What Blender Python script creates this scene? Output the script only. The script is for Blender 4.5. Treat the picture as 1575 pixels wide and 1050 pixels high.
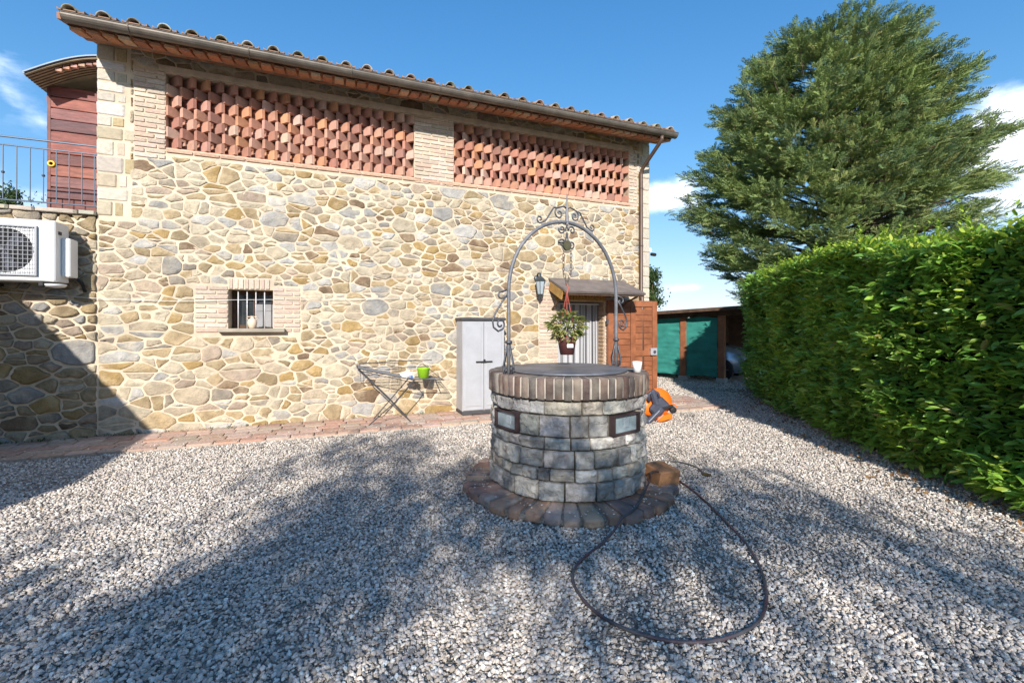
import bpy, bmesh, math, random
import numpy as np
from mathutils import Vector, Matrix, Euler, noise

PI = math.pi
rnd = random.Random(7)
SC = bpy.context.scene
COL = SC.collection
for o in list(bpy.data.objects): bpy.data.objects.remove(o)

# ------------------------------------------------------------------ camera
F, HOR, CX, HC = 690.0, 500.0, 787.5, 1.55
cam = bpy.data.cameras.new('camera'); camo = bpy.data.objects.new('camera', cam); COL.objects.link(camo)
camo.location = (0, 0, HC); camo.rotation_euler = (math.radians(90), 0, 0)
cam.sensor_width = 36; cam.lens = 36 * F / 1575; cam.shift_y = -(525 - HOR) / 1575
cam.clip_start = .05; cam.clip_end = 3000
SC.camera = camo
SC.render.resolution_x = 1024; SC.render.resolution_y = 682

# ------------------------------------------------------------------ sky and sun
SUN_EL = math.radians(26)
sd = Vector((-.005 * math.cos(SUN_EL), -math.cos(SUN_EL), math.sin(SUN_EL))).normalized()
world = bpy.data.worlds.new('World'); SC.world = world; world.use_nodes = True
NT = world.node_tree; NT.nodes.clear()
def N(nt, t, **k):
    n = nt.nodes.new(t)
    for a, b in k.items(): setattr(n, a, b)
    return n
def math_n(nt, op, a, b=None, c=None, clamp=False):
    n = N(nt, 'ShaderNodeMath', operation=op, use_clamp=clamp)
    for i, v in enumerate((a, b, c)):
        if v is None: continue
        if isinstance(v, (int, float)): n.inputs[i].default_value = v
        else: nt.links.new(v, n.inputs[i])
    return n.outputs[0]
def vec_n(nt, op, a, b=None):
    n = N(nt, 'ShaderNodeVectorMath', operation=op)
    for i, v in enumerate((a, b)):
        if v is None: continue
        if isinstance(v, (tuple, list, Vector)): n.inputs[i].default_value = tuple(v)
        else: nt.links.new(v, n.inputs[i])
    return n.outputs['Value'] if op in ('LENGTH', 'DOT_PRODUCT') else n.outputs[0]
sky = N(NT, 'ShaderNodeTexSky', sky_type='NISHITA'); sky.sun_disc = False
sky.sun_elevation = SUN_EL; sky.sun_rotation = PI; sky.altitude = 300
sky.air_density = 1.0; sky.dust_density = .15; sky.ozone_density = 3.0
hs = N(NT, 'ShaderNodeHueSaturation'); hs.inputs['Saturation'].default_value = 1.27; hs.inputs['Value'].default_value = 1.0
NT.links.new(sky.outputs[0], hs.inputs['Color'])
bg = N(NT, 'ShaderNodeBackground'); bg.inputs[1].default_value = .145
den = vec_n(NT, 'ADD', vec_n(NT, 'MULTIPLY', hs.outputs[0], (.20, .17, .14)), (1, 1, 1))
NT.links.new(vec_n(NT, 'DIVIDE', vec_n(NT, 'MULTIPLY', hs.outputs[0], (1.02, 1.0, 1.06)), den), bg.inputs[0])
cbg = N(NT, 'ShaderNodeBackground'); cbg.inputs[1].default_value = 1.0
tc = N(NT, 'ShaderNodeTexCoord'); D = tc.outputs['Generated']
def pdir(px, py): return Vector(((px - CX) / F, 1, (HOR - py) / F)).normalized()
nz = N(NT, 'ShaderNodeTexNoise'); nz.inputs['Scale'].default_value = 9; nz.inputs['Detail'].default_value = 9; nz.inputs['Roughness'].default_value = .58
mp = N(NT, 'ShaderNodeMapping'); mp.inputs['Scale'].default_value = (1, 1, 2.2); NT.links.new(D, mp.inputs[0]); NT.links.new(mp.outputs[0], nz.inputs['Vector'])
tot = None
CL = [(1040, 302, .12, .045, 1.0), (1552, 222, .09, .10, 1.25), (1590, 300, .10, .06, 1.0), (1050, 442, .08, .014, .45), (-6, 105, .04, .07, .40), (20, 160, .04, .04, .25), (1085, 335, .05, .015, .4),
      (60, 180, .04, .03, .3), (-500, 300, .4, .12, 1), (2300, 300, .35, .12, 1)]
extra = [(Vector((-.9, -.4, .25)), .3, .1, 1), (Vector((.8, -.6, .2)), .4, .1, 1), (Vector((.2, -1, .5)), .4, .12, .9)]
for c in [(pdir(a, b), w, h, s) for a, b, w, h, s in CL] + extra:
    dv, w, h, s = c; dv = dv.normalized()
    df = vec_n(NT, 'SUBTRACT', D, dv)
    sc_ = vec_n(NT, 'MULTIPLY', df, (1 / w, 1 / w, 1 / h))
    m = math_n(NT, 'MULTIPLY', math_n(NT, 'SUBTRACT', 1.0, vec_n(NT, 'LENGTH', sc_), clamp=True), s)
    tot = m if tot is None else math_n(NT, 'MAXIMUM', tot, m)
shp = math_n(NT, 'ADD', tot, math_n(NT, 'MULTIPLY', math_n(NT, 'SUBTRACT', nz.outputs[0], .52), 2.6))
gate = math_n(NT, 'MULTIPLY', math_n(NT, 'MULTIPLY', shp, 1.5, clamp=True), math_n(NT, 'MULTIPLY', tot, 3.0, clamp=True))
cr = N(NT, 'ShaderNodeValToRGB'); cr.color_ramp.elements[0].color = (.52, .62, .78, 1); cr.color_ramp.elements[1].color = (.93, .95, 1, 1)
cr.color_ramp.elements[0].position = .1; cr.color_ramp.elements[1].position = .9
NT.links.new(math_n(NT, 'MULTIPLY', shp, .8, clamp=True), cr.inputs[0]); NT.links.new(cr.outputs[0], cbg.inputs[0])
mx = N(NT, 'ShaderNodeMixShader'); NT.links.new(math_n(NT, 'MULTIPLY', gate, .9), mx.inputs[0]); NT.links.new(bg.outputs[0], mx.inputs[1]); NT.links.new(cbg.outputs[0], mx.inputs[2])
wo = N(NT, 'ShaderNodeOutputWorld'); NT.links.new(mx.outputs[0], wo.inputs[0])

sun = bpy.data.lights.new('sun', 'SUN'); sun.energy = 3.1; sun.angle = math.radians(.53); sun.color = (1, .95, .88)
suno = bpy.data.objects.new('sun', sun); COL.objects.link(suno); suno.rotation_euler = sd.to_track_quat('Z', 'Y').to_euler(); suno.location = (0, -20, 20)
SC.view_settings.view_transform = 'Standard'; SC.view_settings.look = 'None'; SC.view_settings.gamma = 1
SC.view_settings.use_curve_mapping = False; SC.view_settings.exposure = 1.12

# ------------------------------------------------------------------ frames
TH = math.atan2(690, 1752.5); U = Vector((math.cos(TH), math.sin(TH), 0)); NO = Vector((U.y, -U.x, 0))
ORG = Vector((-5.6824, 6.1503, 0))
def HW(s, n, z): return ORG + U * s + NO * n + Vector((0, 0, z))        # wall frame to world
HM = Matrix.Translation(ORG) @ Matrix.Rotation(TH, 4, 'Z')              # local x = along wall, local -y = out of wall
def G(px, py): Y = F * HC / (py - HOR); return Vector(((px - CX) / F * Y, Y, 0))
def P3(px, py, Y): return Vector(((px - CX) / F * Y, Y, HC + (HOR - py) * Y / F))

# ------------------------------------------------------------------ materials
MATS = {}
def mat(name, base=(.5, .5, .5), rough=.8, metal=0, src=None, var=.25, ns=6, bump=.3, bs=40, tint=None, tamt=.35, tscale=1.5, spec=.4, bdist=.01, dark=None, trans=0, alpha=1, cells=None, wt=None, wts=1.0):
    if name in MATS: return MATS[name]
    m = bpy.data.materials.new(name); m.use_nodes = True; nt = m.node_tree; nt.nodes.clear()
    out = N(nt, 'ShaderNodeOutputMaterial'); b = N(nt, 'ShaderNodeBsdfPrincipled'); nt.links.new(b.outputs[0], out.inputs[0])
    b.inputs['Roughness'].default_value = rough; b.inputs['Metallic'].default_value = metal; b.inputs['Specular IOR Level'].default_value = spec
    tco = N(nt, 'ShaderNodeTexCoord'); oi = N(nt, 'ShaderNodeObjectInfo')
    off = vec_n(nt, 'SCALE', (13.1, 7.7, 5.3)); nt.links.new(oi.outputs['Random'], off.node.inputs['Scale'])
    co = vec_n(nt, 'ADD', tco.outputs['Object'], off)
    if src == 'obj': c = oi.outputs['Color']
    elif src == 'attr':
        a = N(nt, 'ShaderNodeAttribute', attribute_name='col'); c = a.outputs['Color']
    elif isinstance(src, list):
        r = N(nt, 'ShaderNodeValToRGB'); r.color_ramp.interpolation = 'LINEAR'
        el = r.color_ramp.elements
        while len(el) < len(src): el.new(.5)
        for i, cc in enumerate(src): el[i].position = i / (len(src) - 1); el[i].color = (*cc, 1)
        nt.links.new(oi.outputs['Random'], r.inputs[0]); c = r.outputs[0]
    else:
        v = N(nt, 'ShaderNodeRGB'); v.outputs[0].default_value = (*base, 1); c = v.outputs[0]
    def noise_t(scale, det=6, ro=.6):
        n = N(nt, 'ShaderNodeTexNoise'); n.inputs['Scale'].default_value = scale; n.inputs['Detail'].default_value = det; n.inputs['Roughness'].default_value = ro
        nt.links.new(co, n.inputs['Vector']); return n.outputs[0]
    n1 = noise_t(ns)
    if tint:
        mxn = N(nt, 'ShaderNodeMix', data_type='RGBA'); mxn.inputs[7].default_value = (*tint, 1)
        n2 = noise_t(tscale, 5, .65)
        f = N(nt, 'ShaderNodeMapRange'); f.inputs[1].default_value = .45; f.inputs[2].default_value = .7; f.inputs[4].default_value = tamt
        nt.links.new(n2, f.inputs[0]); nt.links.new(f.outputs[0], mxn.inputs[0]); nt.links.new(c, mxn.inputs[6]); c = mxn.outputs[2]
    if wt:
        ge = N(nt, 'ShaderNodeNewGeometry'); wn = N(nt, 'ShaderNodeTexNoise'); wn.inputs['Scale'].default_value = wts; wn.inputs['Detail'].default_value = 4
        nt.links.new(ge.outputs['Position'], wn.inputs['Vector']); fr_n = N(nt, 'ShaderNodeMapRange'); fr_n.inputs[1].default_value = .42; fr_n.inputs[2].default_value = .62; fr_n.inputs[4].default_value = .75
        nt.links.new(wn.outputs[0], fr_n.inputs[0]); mw = N(nt, 'ShaderNodeMix', data_type='RGBA'); mw.inputs[7].default_value = (*wt, 1)
        nt.links.new(fr_n.outputs[0], mw.inputs[0]); nt.links.new(c, mw.inputs[6]); c = mw.outputs[2]
    mr = N(nt, 'ShaderNodeMapRange'); mr.inputs[1].default_value = .3; mr.inputs[2].default_value = .7; mr.inputs[3].default_value = 1 - var; mr.inputs[4].default_value = 1 + var
    nt.links.new(n1, mr.inputs[0])
    c = vec_n(nt, 'SCALE', c); nt.links.new(mr.outputs[0], c.node.inputs['Scale'])
    if cells:
        vo = N(nt, 'ShaderNodeTexVoronoi'); vo.inputs['Scale'].default_value = cells; nt.links.new(co, vo.inputs['Vector'])
        sp = N(nt, 'ShaderNodeSeparateColor'); nt.links.new(vo.outputs['Color'], sp.inputs[0])
        mc = N(nt, 'ShaderNodeMapRange'); mc.inputs[3].default_value = .5; mc.inputs[4].default_value = 1.4; nt.links.new(sp.outputs[0], mc.inputs[0])
        c = vec_n(nt, 'SCALE', c); nt.links.new(mc.outputs[0], c.node.inputs['Scale'])
    nt.links.new(c, b.inputs['Base Color'])
    if bump:
        bp = N(nt, 'ShaderNodeBump'); bp.inputs['Strength'].default_value = bump; bp.inputs['Distance'].default_value = bdist
        h = math_n(nt, 'ADD', noise_t(bs, 8, .65), math_n(nt, 'MULTIPLY', noise_t(bs / 5, 4), 1.5))
        if cells:
            v2 = N(nt, 'ShaderNodeTexVoronoi'); v2.inputs['Scale'].default_value = cells; nt.links.new(co, v2.inputs['Vector'])
            h = math_n(nt, 'SUBTRACT', h, math_n(nt, 'MULTIPLY', v2.outputs['Distance'], 2.0))
        nt.links.new(h, bp.inputs['Height']); nt.links.new(bp.outputs[0], b.inputs['Normal'])
    if trans:
        tr = N(nt, 'ShaderNodeBsdfTranslucent'); nt.links.new(c, tr.inputs[0])
        ms = N(nt, 'ShaderNodeMixShader'); ms.inputs[0].default_value = trans
        nt.links.new(b.outputs[0], ms.inputs[1]); nt.links.new(tr.outputs[0], ms.inputs[2]); nt.links.new(ms.outputs[0], out.inputs[0])
    if alpha < 1: b.inputs['Alpha'].default_value = alpha
    MATS[name] = m; return m

M_mortar = mat('lime_mortar', (.62, .50, .365), .95, var=.2, ns=3, bump=.7, bs=30, tint=(.48, .39, .29), tamt=.6, tscale=1.3, bdist=.012)
M_stone = mat('rubble_stone', rough=.9, src='obj', var=.24, ns=9, bump=1.0, bs=45, tint=(.54, .43, .28), tamt=.5, tscale=4, bdist=.02)
M_stoneA = mat('rubble_stone_small', rough=.9, src='attr', var=.24, ns=9, bump=1.0, bs=45, tint=(.54, .43, .28), tamt=.5, tscale=4, bdist=.02)
M_wellst = mat('well_stone', rough=.92, src='obj', var=.4, ns=9, bump=1.0, bs=20, tint=(.17, .16, .15), tamt=.55, tscale=6, bdist=.045)
M_brick = mat('old_brick', rough=.92, src='obj', var=.25, ns=8, bump=.6, bs=35, tint=(.64, .53, .41), tamt=.7, tscale=6)
M_terra = mat('lattice_terracotta', rough=.85, src='obj', var=.16, ns=7, bump=.3, bs=40)
M_rim = mat('weathered_brick', rough=.92, src='obj', var=.4, ns=7, bump=.8, bs=30, tint=(.16, .15, .12), tamt=.75, tscale=7)
M_quoin = mat('quoin_stone', rough=.9, src='obj', var=.16, ns=5, bump=.5, bs=25, tint=(.42, .38, .30), tamt=.5, tscale=4)
M_tile = mat('roof_tile', rough=.9, src='obj', var=.4, ns=9, bump=.5, bs=30, tint=(.22, .20, .10), tamt=.8, tscale=5)
M_gutter = mat('gutter_copper', (.17, .145, .12), .5, .4, var=.3, ns=4, bump=.1, bs=20, tint=(.10, .10, .09), tamt=.5)
M_pipe = mat('pipe_brown', (.13, .085, .065), .45, .3, var=.15, ns=4, bump=0)
M_soffit = mat('soffit_tile', rough=.9, src='obj', var=.3, ns=6, bump=.4, bs=30)
M_plaster = mat('weathered_plaster', (.34, .29, .23), .95, var=.3, ns=5, bump=.5, bs=20, tint=(.15, .12, .08), tamt=.7, tscale=2.5)
M_dark = mat('dark_interior', (.06, .045, .035), .95, var=.2, bump=0)
M_plank = mat('redbrown_plank', rough=.6, src='obj', var=.4, ns=5, bump=.4, bs=18, tint=(.16, .05, .035), tamt=.6, tscale=2)
M_wood = mat('reddish_wood', (.27, .10, .045), .5, var=.3, ns=5, bump=.2, bs=14, tint=(.17, .06, .03), tamt=.6, tscale=3, spec=.4)
M_woodd = mat('dark_timber', (.09, .05, .03), .8, var=.4, ns=6, bump=.4, bs=18)
M_yellowwood = mat('yellow_timber', (.42, .24, .07), .7, var=.3, ns=8, bump=.2, bs=20)
M_iron = mat('wrought_iron', (.10, .105, .12), .5, .55, var=.25, ns=12, bump=.2, bs=50, tint=(.22, .21, .21), tamt=.5, tscale=5)
M_irong = mat('grey_painted_iron', (.15, .155, .17), .6, .15, var=.2, ns=12, bump=.15, bs=50, tint=(.28, .27, .27), tamt=.6, tscale=3)
M_rail = mat('railing_iron', (.06, .08, .11), .45, .4, var=.1, bump=0)
M_white = mat('white_paint', (.74, .74, .72), .45, var=.05, ns=3, bump=0)
M_whited = mat('white_plastic', (.70, .70, .68), .5, var=.06, ns=3, bump=0)
M_locker = mat('grey_plastic', (.40, .40, .415), .55, var=.08, ns=3, bump=.08, bs=30, tint=(.30, .29, .28), tamt=.35, tscale=2)
M_lockert = mat('charcoal_plastic', (.06, .058, .062), .6, var=.2, bump=0)
M_black = mat('black_rubber', (.018, .018, .02), .6, var=.2, bump=0)
M_grille = mat('grille_grey', (.25, .26, .28), .5, .3, var=.1, bump=0)
M_fan = mat('fan_dark', (.035, .035, .04), .6, var=.2, bump=0)
M_glass = mat('dark_glass', (.03, .035, .04), .08, spec=.8, var=.1, bump=0)
M_nglass = mat('niche_glass', (.26, .32, .34), .12, spec=.8, var=.4, ns=8, bump=.3, bs=10)
M_curt = mat('grey_curtain', (.28, .28, .29), .9, var=.15, ns=4, bump=0)
M_strip = mat('fly_curtain_strip', rough=.6, src='obj', var=.08, bump=0)
M_metalw = mat('galvanised_bar', (.62, .60, .60), .45, .2, var=.1, bump=0)
M_cover = mat('sheet_metal_cover', (.22, .22, .235), .5, .5, var=.25, ns=4, bump=.2, bs=14, tint=(.10, .095, .09), tamt=.7, tscale=2.5)
M_canopy = mat('canopy_sheet', (.20, .165, .15), .6, .2, var=.25, ns=5, bump=.2, bs=20, tint=(.13, .12, .11), tamt=.6)
M_green = mat('green_shade_cloth', (.04, .27, .225), .75, var=.2, ns=4, bump=.3, bs=60, trans=.25)
M_lime = mat('lime_plastic', (.30, .62, .02), .4, var=.05, bump=0)
M_ceram = mat('cream_ceramic', (.72, .55, .40), .6, var=.12, ns=12, bump=.1)
M_pot = mat('brown_plastic_pot', (.10, .035, .03), .45, var=.1, bump=0)
M_hose = mat('hose', (.085, .08, .085), .55, var=.35, ns=2.5, bump=.1, tint=(.22, .06, .06), tamt=.8, tscale=1.6)
M_fit = mat('brass_fitting', (.35, .22, .08), .4, .8, var=.1, bump=0)
M_orange = mat('orange_plastic', (.80, .17, .015), .4, var=.08, bump=0)
M_toolg = mat('slate_plastic', (.055, .06, .085), .5, var=.2, bump=0)
M_silver = mat('silver_plastic', (.55, .55, .58), .35, .4, var=.05, bump=0)
M_card = mat('silverblue_car_paint', (.42, .48, .56), .25, .5, var=.05, bump=0, spec=.6)
M_carb = mat('dark_car_paint', (.05, .05, .06), .25, .4, var=.05, bump=0, spec=.6)
M_rimm = mat('alloy', (.5, .5, .52), .3, .8, var=.05, bump=0)
M_roofc = mat('lichen_sheet', (.20, .23, .17), .85, var=.3, ns=4, bump=.3, bs=20)
M_gravelbase = mat('gravel_bed', (.46, .41, .35), .95, var=.3, ns=3, bump=1.0, bs=60, tint=(.34, .30, .25), tamt=.6, tscale=.9, bdist=.02, cells=55)
M_ground = mat('dry_ground', (.16, .14, .08), .95, var=.4, ns=.4, bump=.5, bs=3, tint=(.07, .10, .03), tamt=.8, tscale=.1)
GR = [(.24, .225, .21), (.36, .33, .30), (.46, .42, .38), (.58, .52, .45), (.27, .26, .25), (.62, .57, .51), (.40, .35, .29), (.47, .44, .42), (.32, .27, .22), (.54, .49, .45), (.70, .65, .60), (.44, .38, .31), (.20, .18, .16), (.50, .43, .36), (.13, .125, .125), (.58, .54, .50)]
GR = [tuple(min(.82, v * k) for v, k in zip(c, (1.32, 1.28, 1.24))) for c in GR]
M_gravel = mat('crushed_gravel', rough=.85, src=GR, var=.2, ns=40, bump=0)
M_pave = mat('paving_brick', rough=.9, src='obj', var=.25, ns=7, bump=.5, bs=30, tint=(.55, .46, .37), tamt=.7, tscale=4)
M_joint = mat('paving_mortar', (.45, .36, .28), .95, var=.25, ns=8, bump=.4, bs=40)
M_bark = mat('bark', (.12, .08, .055), .95, var=.4, ns=6, bump=.9, bs=14, bdist=.04)
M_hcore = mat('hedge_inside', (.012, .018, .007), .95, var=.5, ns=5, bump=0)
M_laurel = mat('laurel_leaf', wt=(.26, .46, .06), wts=2.2, rough=.38, src=[(.11, .24, .045), (.16, .33, .05), (.22, .42, .07), (.12, .27, .05), (.32, .54, .08), (.50, .66, .14), (.18, .36, .06), (.07, .16, .035), (.30, .26, .07)], var=.15, ns=15, bump=0, trans=.3, spec=.6)
M_laureln = mat('laurel_new_leaf', rough=.42, src=[(.30, .44, .04), (.42, .52, .06), (.20, .38, .04), (.36, .50, .045), (.50, .54, .09)], var=.12, ns=15, bump=0, trans=.32, spec=.45)
M_cedar = mat('cedar_needles', wt=(.30, .38, .11), wts=.9, rough=.75, src=[(.12, .21, .10), (.16, .25, .10), (.26, .32, .11), (.13, .22, .13), (.34, .38, .12), (.18, .26, .10), (.38, .38, .14), (.14, .23, .14)], var=.2, ns=8, bump=0, trans=.15, spec=.2)
M_leaf = mat('tree_leaf', rough=.6, src=[(.04, .08, .02), (.06, .11, .03), (.09, .14, .04)], var=.2, ns=8, bump=0, trans=.3)
M_oleaf = mat('potted_leaf', rough=.55, src=[(.20, .24, .05), (.10, .15, .03), (.32, .32, .09), (.42, .36, .14), (.08, .12, .03), (.36, .34, .14)], var=.15, bump=0, trans=.25)
M_dry = mat('dry_leaf', rough=.8, src=[(.25, .12, .04), (.16, .08, .03), (.33, .20, .08)], var=.2, bump=0)
M_sill = mat('sill_stone', (.36, .31, .24), .85, var=.25, ns=6, bump=.3, bs=25, tint=(.16, .14, .11), tamt=.5, tscale=3)
M_lantern = mat('lantern_metal', (.10, .12, .13), .4, .6, var=.2, bump=0)
M_frost = mat('lantern_glass', (.35, .40, .42), .15, spec=.7, var=.1, bump=0)
M_yel = mat('yellow_ceramic', (.75, .5, .06), .5, var=.1, bump=0)
M_red = mat('red_cord', (.45, .10, .07), .6, var=.1, bump=0)
M_label = mat('white_label', (.75, .75, .75), .6, var=.05, bump=0)
M_terraslab = mat('terracotta_slab', (.36, .18, .085), .85, var=.3, ns=7, bump=.4, bs=25, tint=(.22, .10, .05), tamt=.6)

# ------------------------------------------------------------------ mesh helpers
class MB:
    def __init__(s): s.v = []; s.f = []; s.c = []; s.col = None
    def add(s, vs, fs):
        b = len(s.v); s.v += [tuple(v) for v in vs]
        for f in fs: s.f.append(tuple(i + b for i in f)); s.c.append(s.col)
        return s
    def box(s, c, sz, rot=None, taper=1.0):
        hx, hy, hz = sz[0] / 2, sz[1] / 2, sz[2] / 2
        vs = [Vector((x * hx * (taper if z > 0 else 1), y * hy * (taper if z > 0 else 1), z * hz)) for z in (-1, 1) for y in (-1, 1) for x in (-1, 1)]
        if rot is not None:
            R = rot if isinstance(rot, Matrix) else Euler(rot).to_matrix()
            vs = [R @ v for v in vs]
        c = Vector(c)
        return s.add([v + c for v in vs], [(0, 2, 3, 1), (4, 5, 7, 6), (0, 1, 5, 4), (2, 6, 7, 3), (0, 4, 6, 2), (1, 3, 7, 5)])
    def bbox(s, c, sz, rot=None, b=.006, jit=0, R_=rnd):      # box with chamfered edges (24 verts)
        h = [x / 2 for x in sz]; vs = []; idx = {}
        for sx in (-1, 1):
            for sy in (-1, 1):
                for sz_ in (-1, 1):
                    sg = (sx, sy, sz_); j = [R_.uniform(-jit, jit) for _ in range(3)]
                    for ax in range(3):
                        p = [sg[k] * (h[k] - (0 if k == ax else b)) + j[k] for k in range(3)]
                        idx[(sx, sy, sz_, ax)] = len(vs); vs.append(Vector(p))
        fs = []
        def q(l): fs.append(l)
        for ax in range(3):
            a, c2 = [k for k in range(3) if k != ax]
            for sg in (-1, 1):
                l = []
                for (p, r) in ((-1, -1), (1, -1), (1, 1), (-1, 1)):
                    k = [0, 0, 0]; k[ax] = sg; k[a] = p; k[c2] = r; l.append(idx[(*k, ax)])
                q(l)
        for ax in range(3):      # edges along ax
            a, c2 = [k for k in range(3) if k != ax]
            for p in (-1, 1):
                for r in (-1, 1):
                    k0 = [0, 0, 0]; k0[a] = p; k0[c2] = r; k1 = list(k0); k0[ax] = -1; k1[ax] = 1
                    q([idx[(*k0, a)], idx[(*k1, a)], idx[(*k1, c2)], idx[(*k0, c2)]])
        for sx in (-1, 1):
            for sy in (-1, 1):
                for sz_ in (-1, 1): q([idx[(sx, sy, sz_, k)] for k in range(3)])
        if rot is not None:
            R = rot if isinstance(rot, Matrix) else Euler(rot).to_matrix(); vs = [R @ v for v in vs]
        c = Vector(c); return s.add([v + c for v in vs], fs)
    def tube(s, pts, r, k=8, flat=None, closed=False, caps=True):
        pts = [Vector(p) for p in pts]; n = len(pts); rs = r if isinstance(r, (list, tuple)) else [r] * n
        up = None; rings = []
        for i, p in enumerate(pts):
            if closed: t = pts[(i + 1) % n] - pts[i - 1]
            else: t = pts[min(i + 1, n - 1)] - pts[max(i - 1, 0)]
            t = t.normalized() if t.length > 1e-9 else Vector((0, 0, 1))
            if up is None:
                up = Vector((0, 0, 1)) if abs(t.z) < .9 else Vector((1, 0, 0))
            a = (up - t * up.dot(t)); a = a.normalized() if a.length > 1e-6 else t.orthogonal().normalized()
            up = a; b = t.cross(a)
            fa, fb = flat if flat else (1, 1)
            rings.append([p + (a * math.cos(2 * PI * j / k) * fa + b * math.sin(2 * PI * j / k) * fb) * rs[i] for j in range(k)])
        vs = [v for R in rings for v in R]; fs = []
        m = n if closed else n - 1
        for i in range(m):
            i2 = (i + 1) % n
            for j in range(k): fs.append((i * k + j, i * k + (j + 1) % k, i2 * k + (j + 1) % k, i2 * k + j))
        if caps and not closed: fs.append(tuple(range(k - 1, -1, -1))); fs.append(tuple((n - 1) * k + j for j in range(k)))
        return s.add(vs, fs)
    def lathe(s, prof, k=20, c=(0, 0, 0), sx=1, sy=1):
        c = Vector(c); vs = []; fs = []; n = len(prof)
        for (r, z) in prof:
            for j in range(k): a = 2 * PI * j / k; vs.append(c + Vector((r * math.cos(a) * sx, r * math.sin(a) * sy, z)))
        for i in range(n - 1):
            for j in range(k): fs.append((i * k + j, i * k + (j + 1) % k, (i + 1) * k + (j + 1) % k, (i + 1) * k + j))
        if prof[0][0] > 1e-4: fs.append(tuple(range(k - 1, -1, -1)))
        if prof[-1][0] > 1e-4: fs.append(tuple((n - 1) * k + j for j in range(k)))
        return s.add(vs, fs)
    def prism(s, poly, axis, a, b):      # polygon in the other two axes, extruded from a to b
        def mk(p, t):
            if axis == 0: return (t, p[0], p[1])
            if axis == 1: return (p[0], t, p[1])
            return (p[0], p[1], t)
        n = len(poly); vs = [mk(p, a) for p in poly] + [mk(p, b) for p in poly]
        return s.add(vs, [tuple(range(n)), tuple(range(2 * n - 1, n - 1, -1))] + [(i, i + n, (i + 1) % n + n, (i + 1) % n) for i in range(n)])
    def mesh(s, name, smooth=False):
        me = bpy.data.meshes.new(name); me.from_pydata(s.v, [], s.f)
        if any(c is not None for c in s.c):
            at = me.attributes.new('col', 'FLOAT_COLOR', 'CORNER'); arr = []
            for f, c in zip(s.f, s.c): arr += (list(c or (.5, .5, .5)) + [1]) * len(f)
            at.data.foreach_set('color', arr)
        bm = bmesh.new(); bm.from_mesh(me); bmesh.ops.recalc_face_normals(bm, faces=bm.faces); bm.to_mesh(me); bm.free()
        if smooth: me.shade_smooth()
        return me
    def build(s, name, m, parent=None, loc=None, rot=None, smooth=False, color=None, **k):
        return obj(name, s.mesh(name, smooth), m, parent, loc, rot, color, **k)
def obj(name, me, m=None, parent=None, loc=None, rot=None, color=None, scale=None):
    if m is not None and (not me.materials): me.materials.append(m)
    o = bpy.data.objects.new(name, me); COL.objects.link(o)
    if parent is not None: o.parent = parent
    if loc is not None: o.location = loc
    if rot is not None: o.rotation_euler = rot
    if scale is not None: o.scale = scale
    if color is not None: o.color = (*color, 1)
    return o
def tag(o, label=None, cat=None, group=None, kind=None):
    for k, v in (('label', label), ('category', cat), ('group', group), ('kind', kind)):
        if v: o[k] = v
    return o
def thing(name, label, cat, loc=(0, 0, 0), rz=0, group=None):
    o = bpy.data.objects.new(name, None); COL.objects.link(o); o.location = loc; o.rotation_euler = (0, 0, rz); o.empty_display_size = .2
    return tag(o, label, cat, group)
def jcol(c, a=.12, R=rnd):
    k = 1 + R.uniform(-a, a); return tuple(max(.004, x * k * (1 + R.uniform(-a / 3, a / 3))) for x in c)

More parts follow.
